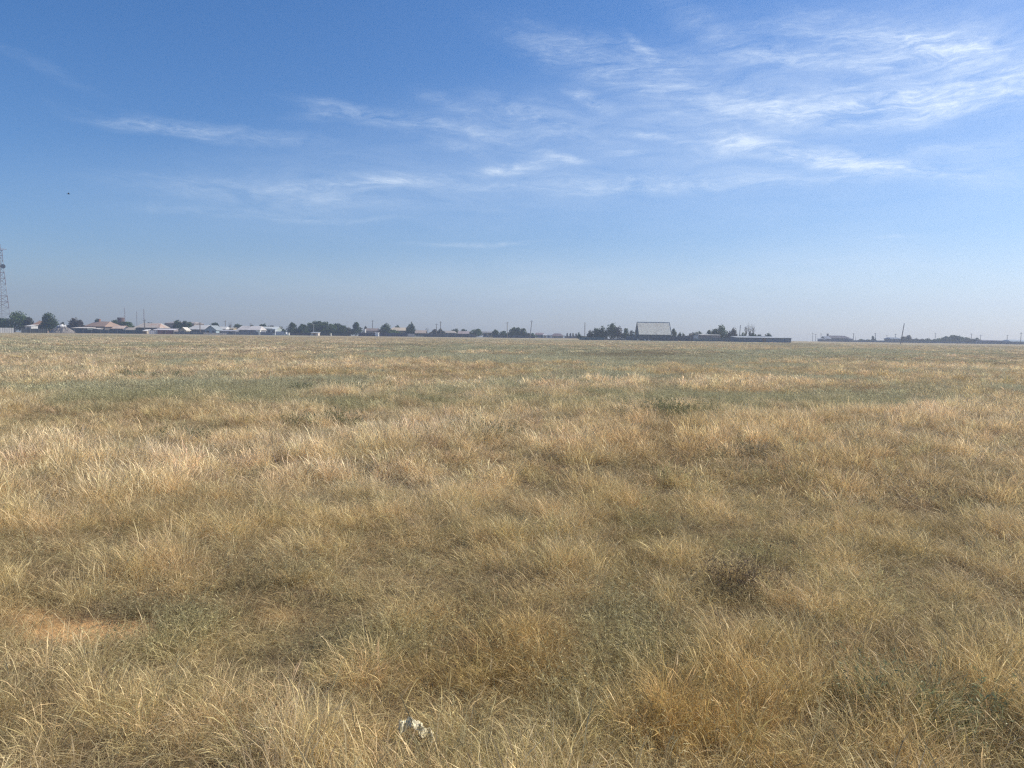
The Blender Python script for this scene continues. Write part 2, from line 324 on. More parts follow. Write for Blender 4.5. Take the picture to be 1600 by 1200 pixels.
def scatter(name, label, protos, pts, tint, scl, rotz, lean, idx):
    """one ground-cover object: points that carry tufts through geometry nodes"""
    col_ = bpy.data.collections.new(name + '_tufts')
    for i, o in enumerate(protos): o.name = 'tuft_%02d_' % i + name; col_.objects.link(o)
    me = bpy.data.meshes.new(name); n = len(pts); me.vertices.add(n); me.vertices.foreach_set('co', pts.astype(np.float32).ravel())
    a = me.attributes.new('tint', 'FLOAT_COLOR', 'POINT'); a.data.foreach_set('color', np.concatenate([tint, np.ones((n, 1))], 1).astype(np.float32).ravel())
    a = me.attributes.new('scl', 'FLOAT_VECTOR', 'POINT'); a.data.foreach_set('vector', scl.astype(np.float32).ravel())
    rot = np.zeros((n, 3)); rot[:, 0] = lean[:, 0]; rot[:, 1] = lean[:, 1]; rot[:, 2] = rotz
    a = me.attributes.new('rot', 'FLOAT_VECTOR', 'POINT'); a.data.foreach_set('vector', rot.astype(np.float32).ravel())
    a = me.attributes.new('idx', 'INT', 'POINT'); a.data.foreach_set('value', idx.astype(np.int32)); me.update()
    ng = bpy.data.node_groups.new(name, 'GeometryNodeTree')
    ng.interface.new_socket('Geometry', in_out='INPUT', socket_type='NodeSocketGeometry'); ng.interface.new_socket('Geometry', in_out='OUTPUT', socket_type='NodeSocketGeometry')
    N = ng.nodes; Lk = ng.links; gi = N.new('NodeGroupInput'); go = N.new('NodeGroupOutput')
    ip = N.new('GeometryNodeInstanceOnPoints'); ci = N.new('GeometryNodeCollectionInfo'); ci.inputs['Collection'].default_value = col_
    ci.inputs['Separate Children'].default_value = True; ci.inputs['Reset Children'].default_value = True
    def at(nm, ty):
        q = N.new('GeometryNodeInputNamedAttribute'); q.data_type = ty; q.inputs['Name'].default_value = nm; return q.outputs['Attribute']
    Lk.new(gi.outputs[0], ip.inputs['Points']); Lk.new(ci.outputs[0], ip.inputs['Instance']); ip.inputs['Pick Instance'].default_value = True
    Lk.new(at('idx', 'INT'), ip.inputs['Instance Index']); Lk.new(at('scl', 'FLOAT_VECTOR'), ip.inputs['Scale'])
    er = N.new('FunctionNodeEulerToRotation'); Lk.new(at('rot', 'FLOAT_VECTOR'), er.inputs[0]); Lk.new(er.outputs[0], ip.inputs['Rotation'])
    Lk.new(ip.outputs[0], go.inputs[0])
    ob = bpy.data.objects.new(name, me); C.objects.link(ob); md = ob.modifiers.new('scatter', 'NODES'); md.node_group = ng
    return tag(ob, label, None, None, 'stuff')
def sector(r0, r1, density, half=50, back=False):
    a0 = R(half); area = a0 * (r1 * r1 - r0 * r0); n = int(area * density)
    r = np.sqrt(rng.uniform(r0 * r0, r1 * r1, n)); a = rng.uniform(-a0, a0, n)
    return r * np.sin(a), r * np.cos(a)
RINGS = [  # r0, r1, tufts per m2, tuft size factor, blade width
    (1.1, 7.5, 250, .75, .0013), (7.5, 20, 90, 1.0, .0024), (20, 55, 24, 1.8, .0058), (55, 130, 4.2, 3.4, .019), (130, 225, .9, 7.0, .05)]
def grass_ring(i, r0, r1, dens, sf, bw):
    hs_ = (1.0, 1.0, .85, .6, .34)[i]; VAR[0] = (1.0, 1.0, .9, .7, .5)[i]
    half = 52 if i < 3 else 47
    br = .10 * sf
    # --- standing dry grass
    pr = [proto('dry', 60, (.245, .27, .29, .3, .3)[i] * hs_, bw, .28, .70, br, 100 * i + k, head=.35, segs=4 if i < 3 else 3) for k in range(4)] + \
         [proto('dry_mat', 84, .175 * hs_, bw, .75, 1.3, br * 1.3, 100 * i + 20 + k, head=.1, segs=4 if i < 3 else 3) for k in range(3)] + \
         [proto('dry_lying', 46, .28 * hs_, bw * 1.15, .3, .3, br * 1.2, 100 * i + 40 + k, lie=.95, segs=3) for k in range(2)]
    x, y = sector(r0, r1, dens, half); c, g, d, o, p, s, r, sm = canopy(x, y); n = len(x)
    wg = sstep(g, .3, .95); cl = sum(np.hypot(x - a, y - b) < q for a, b, q in CLEAR) > 0
    keep = (rng.random(n) > np.clip(wg * (.42, .5, .75, .8, .8)[i] + s * .93 + d * .35, 0, .97)) & ~cl
    x, y, c, g, d, o, p, s, sm, wg = [q[keep] for q in (x, y, c, g, d, o, p, s, sm, wg)]; n = len(x)
    tall = np.clip(.34 + .55 * p + .75 * o - .7 * d + (fbm(x, y, 1.0 * max(1, sf * .5), 31, 4) - .5) * 1.8, 0, 1)
    u = rng.random(n); kind = np.where(u < .25 + .6 * tall, 0, np.where(u < .93 - .1 * d, 1, 2))
    idx = np.where(kind == 0, rng.integers(0, 4, n), np.where(kind == 1, rng.integers(4, 7, n), rng.integers(7, 9, n)))
    hgt = np.where(kind == 0, .62 + .62 * tall, .75 + .3 * tall) * rng.uniform(.7, 1.2, n) * (1 - .35 * d) * (1 - .45 * wg * (i > 0))
    tus = sstep(fbm(x, y, (.34, .5, 1.1, 3, 6)[i], 61, 3), .38, .64); hgt = hgt * (.64 + .60 * tus)
    sc = np.stack([np.full(n, 1.0), np.full(n, 1.0), hgt], 1) * rng.uniform(.8, 1.2, n)[:, None]
    tint = c * np.exp(rng.normal(0, .17, n) + (.42, .34, .34, .3, .3)[i] * (tus - .5))[:, None] * (1 + rng.normal(0, .035, (n, 3)))
    la = fbm(x, y, 6, 33, 2) * 2 * math.pi; lm = .10 + .25 * fbm(x, y, 2.5, 34, 2)
    lean = np.stack([rng.normal(0, .10, n) + lm * np.sin(la) * .6, rng.normal(0, .10, n) + lm * .55 + lm * np.cos(la) * .5], 1)
    pts = np.stack([x, y, ground_z(x, y) - .01], 1)
    nm = ['close', 'near', 'middle', 'far', 'farthest'][i]
    scatter('dry_grass', 'straw coloured dry steppe grass, ' + ['at the photographer\'s feet', 'a few steps off', 'in the middle of the field', 'across the far half of the field', 'below the village'][i],
            pr, pts, tint, sc, rng.uniform(0, 6.28, n), lean, idx)
    # --- grey green wormwood and low herbs
    pw = [proto('wormwood', 26, .21 * hs_, bw * .9, .55, .35, br * 1.25, 100 * i + 60 + k, segs=3, leafy=(9 if i < 2 else 5)) for k in range(4)]
    x, y = sector(r0, r1, dens * .8, half); c, g, d, o, p, s, r, sm = canopy(x, y); n = len(x)
    keep = rng.random(n) < np.clip(sstep(g, .2, .85) * (.72, .8, .95, 1, 1)[i] + .04 + .2 * d - s * 1.1, 0, 1)
    x, y, c, g, d, o = [q[keep] for q in (x, y, c, g, d, o)]; n = len(x)
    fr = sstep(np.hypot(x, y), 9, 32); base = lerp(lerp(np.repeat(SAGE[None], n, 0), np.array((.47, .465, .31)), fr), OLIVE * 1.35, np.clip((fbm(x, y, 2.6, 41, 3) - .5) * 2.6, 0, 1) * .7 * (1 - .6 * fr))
    base = lerp(base, np.array((.20, .155, .10)), np.clip(d * .8, 0, 1)); base = lerp(base, c, np.full(n, .35))
    tint = base * np.exp(rng.normal(0, .18, n))[:, None]
    sc = np.stack([np.full(n, 1.0), np.full(n, 1.0), rng.uniform(.6, 1.25, n)], 1) * rng.uniform(.8, 1.25, n)[:, None]
    scatter('wormwood_cover', 'grey green wormwood growing between the dry grass, ' + ['nearest the camera', 'a few steps off', 'in the middle of the field', 'across the far half of the field', 'below the village'][i],
            pw, np.stack([x, y, ground_z(x, y) - .01], 1), tint, sc, rng.uniform(0, 6.28, n), rng.normal(0, .12, (n, 2)), rng.integers(0, 4, n))
for i, a in enumerate(RINGS): grass_ring(i, *a)
# ---------------------------------------------------------------- village builders
def spot(px, r, row=520):
    d = pixdir(px, row); Y = r * d.y / math.hypot(d.x, d.y); return Y
def place(px0, px1, r, row=520):
    Y = spot((px0 + px1) / 2, r); x0, x1 = P(px0, row, Y)[0], P(px1, row, Y)[0]; xc = (x0 + x1) / 2
    return Y, xc, x1 - x0, gz(xc, Y)
def slab(b, q, t):
    q = [Vector(v) for v in q]; n = (q[1] - q[0]).cross(q[2] - q[0]).normalized()
    if n.z < 0: n = -n
    lo = [v - n * t for v in q]; k = len(q)
    b.add(q + lo, [tuple(range(k)), tuple(range(2 * k - 1, k - 1, -1))] + [(i, k + i, k + (i + 1) % k, (i + 1) % k) for i in range(k)])
GLASS = mat((.05, .06, .07), .1, 1, .15)
def house(label, px0, px1, top, eave, r, wall=(.4, .38, .35), roof=(.3, .3, .3), ridge='x', hip=0.0, wins=2, door=False, chimney=None, depth=7.0, rz=0.0,
          name='house', cat='house', group=None, over=.35, frame=(.34, .33, .31), rust=None, low=0):
    Y, xc, W, zb = place(px0, px1, r, eave); zb -= low
    he = P((px0 + px1) / 2, eave, Y)[1] - zb; hr = P((px0 + px1) / 2, top, Y)[1] - zb; he = max(he, .8)
    root = empty(name, (xc, Y + depth / 2, zb), label, cat, group, R(rz)); w2, d2 = W / 2 - (over if ridge != 'flat' else .1), depth / 2
    wm, rm = mat(wall, .12, .7), mat(roof, .16, .5, .7, rust, True)
    b = MB(); B = -.5                                       # walls reach into the ground
    if ridge == 'x':
        g = 0 if hip else 1
        b.add([(-w2, -d2, B), (w2, -d2, B), (w2, d2, B), (-w2, d2, B), (-w2, -d2, he), (w2, -d2, he), (w2, d2, he), (-w2, d2, he), (-w2, 0, hr - .12), (w2, 0, hr - .12)],
              [(0, 1, 5, 4), (2, 3, 7, 6), (1, 2, 6, 9, 5) if g else (1, 2, 6, 5), (3, 0, 4, 8, 7) if g else (3, 0, 4, 7), (3, 2, 1, 0)])
    elif ridge == 'y':
        b.add([(-w2, -d2, B), (w2, -d2, B), (w2, d2, B), (-w2, d2, B), (-w2, -d2, he), (w2, -d2, he), (w2, d2, he), (-w2, d2, he), (0, -d2, hr - .12), (0, d2, hr - .12)],
              [(0, 1, 5, 8, 4), (2, 3, 7, 9, 6), (1, 2, 6, 5), (3, 0, 4, 7), (3, 2, 1, 0)])
    else: b.box(-w2, w2, -d2, d2, B, he)
    b.build('wall', wm, root)
    o = over; b = MB()
    if ridge == 'x' and not hip:
        k = (hr - he) / d2 * o
        slab(b, [(-w2 - o, -d2 - o, he - k), (w2 + o, -d2 - o, he - k), (w2 + o, 0, hr), (-w2 - o, 0, hr)], .1)
        slab(b, [(w2 + o, d2 + o, he - k), (-w2 - o, d2 + o, he - k), (-w2 - o, 0, hr), (w2 + o, 0, hr)], .1)
    elif ridge == 'x':
        h = min(hip * W, W / 2 - .2)
        v = [(-w2 - o, -d2 - o, he), (w2 + o, -d2 - o, he), (w2 + o, d2 + o, he), (-w2 - o, d2 + o, he), (-w2 - o + h, 0, hr), (w2 + o - h, 0, hr)]
        v += [(x, y, he - .15) for x, y, _ in v[:4]]
        b.add(v, [(0, 1, 5, 4), (1, 2, 5), (2, 3, 4, 5), (3, 0, 4), (6, 7, 1, 0), (7, 8, 2, 1), (8, 9, 3, 2), (9, 6, 0, 3), (9, 8, 7, 6)])
    elif ridge == 'y':
        k = (hr - he) / w2 * o
        slab(b, [(-w2 - o, -d2 - o, he - k), (0, -d2 - o, hr), (0, d2 + o, hr), (-w2 - o, d2 + o, he - k)], .1)
        slab(b, [(0, -d2 - o, hr), (w2 + o, -d2 - o, he - k), (w2 + o, d2 + o, he - k), (0, d2 + o, hr)], .1)
    else:
        slab(b, [(-w2 - .2, -d2 - .4, he + .02), (w2 + .2, -d2 - .4, he + .02), (w2 + .2, d2 + .3, max(hr, he + .15)), (-w2 - .2, d2 + .3, max(hr, he + .15))], .12)
    rf = b.build('roof', rm, root)
    if chimney is not None:
        c = MB(); c.box(-.35, .35, -.35, .35, -.8, .9); c.box(-.42, .42, -.42, .42, .9, 1.02)
        c.build('chimney', mat((.30, .17, .12), .2, 3), rf, (chimney * W, .2, hr))
    n = wins + (1 if door else 0)
    for i in range(n):
        x = -w2 + 2 * w2 * (i + .5) / n
        if door and i == n // 2:
            hd = min(2.0, he * .8); MB().box(x - .45, x + .45, -d2 - .05, -d2 + .02, 0, hd).build('door', mat((.22, .15, .10), .2, 2), root); continue
        hw, hh = .5, min(.55, he * .2); zc = he * .55
        f = MB(); f.box(x - hw - .09, x - hw, -d2 - .06, -d2 + .02, zc - hh - .09, zc + hh + .09); f.box(x + hw, x + hw + .09, -d2 - .06, -d2 + .02, zc - hh - .09, zc + hh + .09)
        f.box(x - hw, x + hw, -d2 - .06, -d2 + .02, zc + hh, zc + hh + .09); f.box(x - hw, x + hw, -d2 - .06, -d2 + .02, zc - hh - .09, zc - hh)
        f.box(x - .03, x + .03, -d2 - .05, -d2 + .02, zc - hh, zc + hh); fo = f.build('window', mat(frame, .1, 2), root)
        MB().box(x - hw, x + hw, -d2 - .03, -d2 + .03, zc - hh, zc + hh).build('pane', GLASS, fo)
    return root
def fence(label, px0, px1, top, r, rgb, step=3.0, posts=True, r1=None, thick=.05, name='fence', cat='fence', postc=(.3, .3, .3), rust=None, var=.2):
    Y0, Y1 = spot(px0, r), spot(px1, r1 or r); x0, x1 = P(px0, top, Y0)[0], P(px1, top, Y1)[0]
    h = P((px0 + px1) / 2, top, (Y0 + Y1) / 2)[1] - gz((x0 + x1) / 2, (Y0 + Y1) / 2)
    L = math.hypot(x1 - x0, Y1 - Y0); ang = math.atan2(Y1 - Y0, x1 - x0)
    zb = gz(x0, Y0); z1 = gz(x1, Y1); root = empty(name, (x0, Y0, zb), label, cat, None, ang); m = mat(rgb, var, 1.2, .7, rust, True)
    n = max(1, int(round(L / step))); b = MB(); rnd = random.Random(int(px0))
    for i in range(n):                                     # panels of slightly unequal height, folded like sheet metal
        a, c = L * i / n + .02, L * (i + 1) / n - .02; za = (z1 - zb) * (i + .5) / n; hh = h + rnd.uniform(-.07, .05); k = 8; v = []; f = []
        for j in range(k + 1):
            x = a + (c - a) * j / k; yy = .03 * (j % 2)
            v += [(x, yy, za - .3), (x, yy, za + hh), (x, yy + thick, za + hh), (x, yy + thick, za - .3)]
        for j in range(k):
            q = 4 * j; f += [(q, q + 4, q + 5, q + 1), (q + 1, q + 5, q + 6, q + 2), (q + 2, q + 6, q + 7, q + 3), (q + 3, q + 7, q + 4, q)]
        f += [(0, 1, 2, 3), (4 * k + 3, 4 * k + 2, 4 * k + 1, 4 * k)]; b.add(v, f)
    b.build('panel', m, root)
    if posts:
        pm = mat(postc, .2, 2); p = MB().box(-.05, .05, -.1, -.003, -.4, h + .1).build('post', pm, root, (0, 0, 0)); me = p.data
        for i in range(1, n + 1):
            q = p.copy(); C.objects.link(q); q.parent = root; q.location = (L * i / n, 0, (z1 - zb) * i / n)
    return root
LEAF = {}
def leafmat(rgb):
    key = tuple(rgb)
    if key in LEAF: return LEAF[key]
    m = bpy.data.materials.new('foliage'); m.use_nodes = True; t = NT(m.node_tree); t.n.clear()
    v = t.new('ShaderNodeAttribute', attribute_name='shade')
    c = t.mix(v.outputs['Fac'], tuple(q * .65 for q in rgb), tuple(q * 1.55 for q in rgb))
    d = t.new('ShaderNodeBsdfDiffuse'); t.l.new(c, d.inputs[0]); tr = t.new('ShaderNodeBsdfTranslucent'); t.l.new(c, tr.inputs[0])
    x = t.new('ShaderNodeMixShader'); x.inputs[0].default_value = .22; t.l.new(d.outputs[0], x.inputs[1]); t.l.new(tr.outputs[0], x.inputs[2])
    o = t.new('ShaderNodeOutputMaterial'); t.l.new(x.outputs[0], o.inputs[0]); LEAF[key] = m; return m
BARK = mat((.16, .13, .10), .3, 3, .95)
GREENS = {'dark': (.060, .092, .030), 'mid': (.085, .130, .040), 'dull': (.085, .085, .055), 'brown': (.10, .085, .060), 'light': (.12, .14, .06)}
SEED = [11]
def tree(label, pxc, hw, top, r, tone='dark', kind='round', name='tree', cat='tree', group=None, base=None):
    if kind != 'bare': hw *= 1.14
    Y, xc, W, zb = place(pxc - hw, pxc + hw, r, top); H = P(pxc, top, Y)[1] - zb; SEED[0] += 1; g = np.random.default_rng(SEED[0]); rd = random.Random(SEED[0])
    root = empty(name, (xc, Y, zb), label, cat, group); w2 = W / 2
    t = MB(); th = H * (.42 if kind != 'bush' else .2); tr = max(.07, H * .03) * (.45 if kind == 'bare' else 1)
    t.tube((0, 0, -.4), (g.normal(0, .1), 0, th), tr * 1.25, tr * .8, 7)
    ends = []
    nl = {'bare': 16, 'round': 6, 'spiky': 8, 'bush': 5}[kind]
    for i in range(nl):
        a = 6.283 * i / nl + g.uniform(-.4, .4); rad = w2 * g.uniform(.35, .95); zt = H * (g.uniform(.55, .88) if kind != 'bare' else g.uniform(.7, 1.0))
        m_ = (rad * .45 * math.cos(a), rad * .45 * math.sin(a), (th + zt) / 2); e = (rad * math.cos(a), rad * math.sin(a), zt)
        t.tube((0, 0, th * .75), m_, tr * .55, tr * .38, 5); t.tube(m_, e, tr * .38, tr * .12, 5); ends.append(e)
        if kind == 'bare':
            for _ in range(3):
                s_ = Vector(m_).lerp(Vector(e), rd.random()); t.tube(s_, s_ + Vector((rd.uniform(-.5, .5), rd.uniform(-.5, .5), rd.uniform(.5, 1.4))), tr * .16, tr * .06, 4)
    t.build('trunk', BARK, root)
    lobes = []
    nlobe = {'bare': 6, 'round': 9, 'spiky': 11, 'bush': 8}[kind]
    for i in range(nlobe):
        a = g.uniform(0, 6.283); q = math.sqrt(g.random()) * .62
        zz = H * g.uniform(.24, .82) if kind != 'bush' else H * g.uniform(.2, .7)
        f = 1 - max(0, (zz / H - .55)) * 1.3
        rx = w2 * g.uniform(.44, .66) * f; rz_ = H * g.uniform(.17, .28) * (1.2 if kind == 'spiky' else 1)
        lobes.append((q * w2 * math.cos(a) * f, q * w2 * math.sin(a) * f, zz, rx, rz_))
    lobes.append((g.uniform(-.2, .2) * w2, 0, H * .80, w2 * (.36 if kind != 'spiky' else .2), H * .20))
    if kind != 'bare':
        for sx in (-1, 1): lobes.append((sx * w2 * .62, 0, H * g.uniform(.28, .45), w2 * .44, H * .24))
        lobes.append((0, 0, H * .25, w2 * .7, H * .2)); lobes.append((0, 0, H * .5, w2 * .6, H * .26))
    V, Q, S = [], [], []; vol = W * H
    nleaf = int(min(4200, max(220 if kind != 'bare' else 20, vol * (75 if kind != 'bare' else .8)))); ls = .28 if r < 300 else .36
    for i in range(nleaf):
        lx, ly, lz, rx, rz_ = lobes[g.integers(len(lobes))]; u = g.normal(size=3); u /= np.linalg.norm(u); k = g.random() ** .33 * (1 + (.35 * g.random() if g.random() < .12 else 0))
        c = np.array([lx + u[0] * rx * k, ly + u[1] * rx * k, lz + u[2] * rz_ * k])
        if c[2] < .15: c[2] = .15 + g.random() * .4
        a1 = g.normal(size=3); a1 /= np.linalg.norm(a1); a2 = np.cross(a1, g.normal(size=3)); a2 /= np.linalg.norm(a2); s = ls * g.uniform(.4, 1.1)
        n0 = len(V); V += [c - a1 * s, c + a2 * s * .5, c + a1 * s, c - a2 * s * .55]; Q.append((n0, n0 + 1, n0 + 2, n0 + 3)); S += [g.random()] * 4
    me = bpy.data.meshes.new('crown'); me.from_pydata([tuple(v) for v in V], [], Q); me.materials.append(leafmat(GREENS[tone]))
    at = me.attributes.new('shade', 'FLOAT', 'POINT'); at.data.foreach_set('value', S); me.update()
    o = bpy.data.objects.new('crown', me); C.objects.link(o); o.parent = root; return root
def pole(label, pb, pt, top, r, rad=.13, arm=True, rgb=(.20, .17, .14), group='power poles behind the field'):
    Y, xc, _, zb = place(pb, pb + 1, r, top); xt, zt = P(pt, top, Y); xb = P(pb, 525, Y)[0]; H = zt - zb
    root = empty('power_pole', (xb, Y, zb), label, 'pole', group); m = mat(rgb, .2, 2)
    dx = xt - xb; MB().tube((0, 0, -.6), (dx, 0, H), rad * 1.15, rad * .85, 8).build('post', m, root)
    if arm:
        ar = MB().tube((dx * .93 - .7, -.16, H * .93), (dx * .93 + .7, -.16, H * .93), .05, .05, 6).build('crossarm', m, root)
        for k in (-.6, 0, .6): MB().tube((dx * .93 + k, -.16, H * .93 + .04), (dx * .93 + k, -.16, H * .93 + .24), .05, .03, 6).build('insulator', mat((.6, .6, .58), .05, 2), ar)
    return root

# ---------------------------------------------------------------- the village, left to right
def lattice_tower():
    Y, xc, _, zb = place(2.4, 3.4, 430, 450); H = P(2.6, 391, Y)[1] - zb; bw = 3.0
    root = empty('lattice_tower', (xc, Y, zb), 'tall red and white lattice mast with a dark drum aerial, at the left edge', 'tower', None, math.atan2(-xc, Y))
    red, whi = mat((.20, .12, .11), .15, 1), mat((.36, .36, .36), .1, 1); n = 14; L = [MB() for _ in range(7)]
    hw = lambda t: bw * (1 - t) ** 1.25 + .55
    zs = [H * (1 - (1 - i / n) ** 1.05) for i in range(n + 1)]
    for i in range(n):
        a, b_ = hw(i / n), hw((i + 1) / n); z0, z1 = zs[i], zs[i + 1]; m = L[i // 2]; cs = [(-1, -1), (1, -1), (1, 1), (-1, 1)]
        for k in range(4):
            (x0, y0), (x1, y1) = cs[k], cs[(k + 1) % 4]
            m.tube((x0 * a, y0 * a, z0), (x0 * b_, y0 * b_, z1), .11, .10, 5)
            m.tube((x0 * a, y0 * a, z0), (x1 * b_, y1 * b_, z1), .05, .05, 4); m.tube((x1 * a, y1 * a, z0), (x0 * b_, y0 * b_, z1), .05, .05, 4)
            m.tube((x0 * b_, y0 * b_, z1), (x1 * b_, y1 * b_, z1), .09, .09, 4)
    for k, m in enumerate(L): m.build('red_section' if k % 2 == 0 else 'white_section', (red, whi)[k % 2], root)
    MB().tube((-.3, 0, 0), (-.3, 0, H), .12, .12, 5).build('ladder', mat((.3, .3, .3), .1, 2), root)
    b = MB(); b.box(-1.0, 1.0, -1.0, 1.0, H, H + .12)
    for x in (-.95, .95):
        for y in (-.95, .95): b.tube((x, y, H + .1), (x, y, H + 1.1), .05, .05, 4)
    b.tube((-2.2, 0, H + .6), (2.4, 0, H + .6), .12, .12, 5); b.build('platform', mat((.35, .25, .24), .1, 2), root)
    MB().tube((0, 0, H), (0, 0, H + 3.2), .09, .04, 5).build('aerial', red, root)
    MB().tube((.7, -1.5, H - 7.6), (.7, -.9, H - 7.6), 1.05, 1.05, 14).build('drum_aerial', mat((.06, .07, .08), .1, 2), root)
lattice_tower()
W_ = (.66, .64, .60); T = 'asbestos'
GREY = (.36, .35, .33); DK = (.10, .12, .13); SLATE = (.40, .38, .36); TERR = (.31, .215, .16)
fence('low white wall at the foot of the lattice mast', -6, 22, 512.3, 300, (.62, .60, .56), name='wall', cat='wall', posts=False, thick=.2)
tree('broad green tree right beside the lattice mast', 22, 18, 487.5, 352, 'mid'); tree('lower tree on the right flank of the broad green tree', 42, 9, 495, 350, 'dull')
tree('small tree half cut by the left edge of the photo, behind the white wall', 1, 7, 496, 360, 'dark')
fence('dark board fence under the trees, right of the white wall', 33, 74, 513.5, 312, (.09, .10, .10))
house('small house with orange gable between the broad green tree and the conical tree', 49, 66, 501, 508, 345, (.30, .22, .16), (.33, .20, .13), ridge='x', hip=.25, wins=2)
house('small white shed behind the dark board fence, left of the orange gabled house', 39, 49, 507, 509.5, 335, (.50, .50, .50), (.55, .53, .5), ridge='flat', wins=1, name='shed', cat='shed', depth=4)
tree('conical dark tree left of the rubble heap', 77, 13.5, 491, 342, 'dark', 'spiky')
def heap():
    Y, xc, W, zb = place(76, 119, 322, 519); H = P(94, 507.3, Y)[1] - zb; root = empty('rubble_heap', (xc, Y, zb), 'grey brown heap of rubble with a whitish crest at the village edge', 'heap')
    g = np.random.default_rng(3); n = 46; v = []; f = []
    X, Yy = np.meshgrid(np.linspace(-1, 1, n), np.linspace(-1, 1, n)); rr = np.hypot(X + .12 * np.sin(3 * Yy), Yy); hh = np.clip(1 - rr, 0, 1) ** .9 * (1 + (fbm(X * 4 + 9, Yy * 4, .7, 3) - .5) * .8)
    hh = np.minimum(hh, .9); Z = hh * H * 1.12 - .05 + (fbm(X * 9, Yy * 9, 1, 5) - .5) * .5 * (hh > .02)
    sc_ = W / 2; v = [(X[i, j] * sc_, Yy[i, j] * sc_ * .7, Z[i, j]) for i in range(n) for j in range(n)]
    q = [(i * n + j, i * n + j + 1, (i + 1) * n + j + 1, (i + 1) * n + j) for i in range(n - 1) for j in range(n - 1)]
    lo = MB().add(v, [a for a in q]); lo.build('rubble', mat((.27, .24, .21), .4, 2.2, .95), root)
    top = [a for a in q if max(v[k][2] for k in a) > H * .80 and v[a[0]][0] < sc_ * .25]
    b = MB().add([(x, y, z + .06) for x, y, z in v], top); used = sorted({k for a in top for k in a}); mp = {k: i for i, k in enumerate(used)}
    b = MB().add([(v[k][0], v[k][1], v[k][2] + .12) for k in used], [tuple(mp[k] for k in a) for a in top]); b.build('lime_crest', mat((.72, .70, .66), .12, 3), root)
    s = MB()
    for _ in range(70):
        a = g.uniform(0, 6.28); k = g.uniform(.2, .98); x, y = math.cos(a) * k, math.sin(a) * k; i, j = int((y + 1) / 2 * (n - 1)), int((x + 1) / 2 * (n - 1)); z = Z[i, j]; r_ = g.uniform(.1, .32)
        p = [Vector(d) * r_ * g.uniform(.6, 1.2) + Vector((x * sc_, y * sc_ * .7, z + r_ * .3)) for d in ((1, 0, 0), (-1, 0, 0), (0, 1, 0), (0, -1, 0), (0, 0, 1), (0, 0, -1))]
        s.add(p, [(0, 2, 4), (2, 1, 4), (1, 3, 4), (3, 0, 4), (2, 0, 5), (1, 2, 5), (3, 1, 5), (0, 3, 5)])
    o = s.build('stones', mat((.28, .25, .22), .3, 2), root); o['kind'] = 'stuff'
heap()
tree('dusty tree with bare tips left of the dark gable', 114, 9, 497, 352, 'brown', 'spiky'); tree('small round bush just right of the rubble heap crest', 99, 7, 503.5, 356, 'dull', 'bush')
tree('small dark tree touching the dark gable on its left', 126, 6, 500, 350, 'brown')
house('long house with orange tiled roof and dark gable wall', 131, 173, 502, 510, 345, (.13, .12, .11), TERR, hip=.18, wins=3, chimney=-.2, rz=-16, depth=9)
tree('flat dark treetop peeping over the orange tiled roof', 154, 9, 498.3, 372, 'dark')
house('low shed with long pale roof right of the rubble heap', 111, 137, 510.8, 512.5, 326, (.13, .16, .16), (.55, .50, .44), ridge='flat', wins=0, name='shed', cat='shed', depth=5)
house('low shed with shorter pale roof in front of the orange tiled house', 138, 152, 512.2, 513.6, 328, (.12, .13, .14), (.52, .47, .42), ridge='flat', wins=1, name='shed', cat='shed', depth=4)
house('low outbuilding with tan roof right of the orange tiled house', 174, 193, 508.8, 512.8, 342, (.11, .12, .14), (.55, .42, .33), wins=2, name='shed', cat='shed', depth=5)
house('narrow outbuilding with dull tan roof in front of the dark hedge', 196, 209, 511.5, 515, 340, (.15, .15, .14), (.38, .33, .27), wins=1, name='shed', cat='shed', depth=4)
fence('long dark blue green fence running right from the rubble heap', 116, 222, 515.3, 322, (.075, .10, .115), r1=318)
def water_tower():
    Y, xc, W, zb = place(184, 194, 400, 500); H = P(189, 496.2, Y)[1] - zb; root = empty('water_tower', (xc, Y, zb), 'squat round brown water tower standing above the trees', 'tower')
    MB().tube((0, 0, -.5), (0, 0, H - 2.6), W * .42, W * .40, 20).build('shaft', mat((.22, .17, .14), .2, 1), root)
    b = MB(); b.tube((0, 0, H - 2.6), (0, 0, H - .25), W * .50, W * .52, 20); b.tube((0, 0, H - .25), (0, 0, H), W * .54, W * .50, 20); b.build('tank', mat((.15, .10, .085), .2, 1), root)
water_tower()
for a in ((180, 9, 499.5, 'dark', 'round', 'dark tree at the left foot of the round water tower'), (194, 8, 502.3, 'dark', 'round', 'dark tree at the right foot of the round water tower'),
          (203, 8, 503, 'mid', 'round', 'green tree between the water tower and the grey hip roof'), (234, 13, 503.6, 'dull', 'bush', 'hazy treetop line behind the grey hip roof'),
          (277, 7, 500, 'dark', 'round', 'tall tree in front of the long brown building, left one'), (289, 7, 501, 'dark', 'round', 'tall tree in front of the long brown building, right one'),
          (296, 6, 503, 'mid', 'round', 'lower tree at the right end of the brown building front'), (275, 5, 508, 'dark', 'bush', 'dark bush at the left side of the cream gabled shed')):
    tree(a[5], a[0], a[1], a[2], 350 if a[0] > 200 else 365, a[3], a[4])
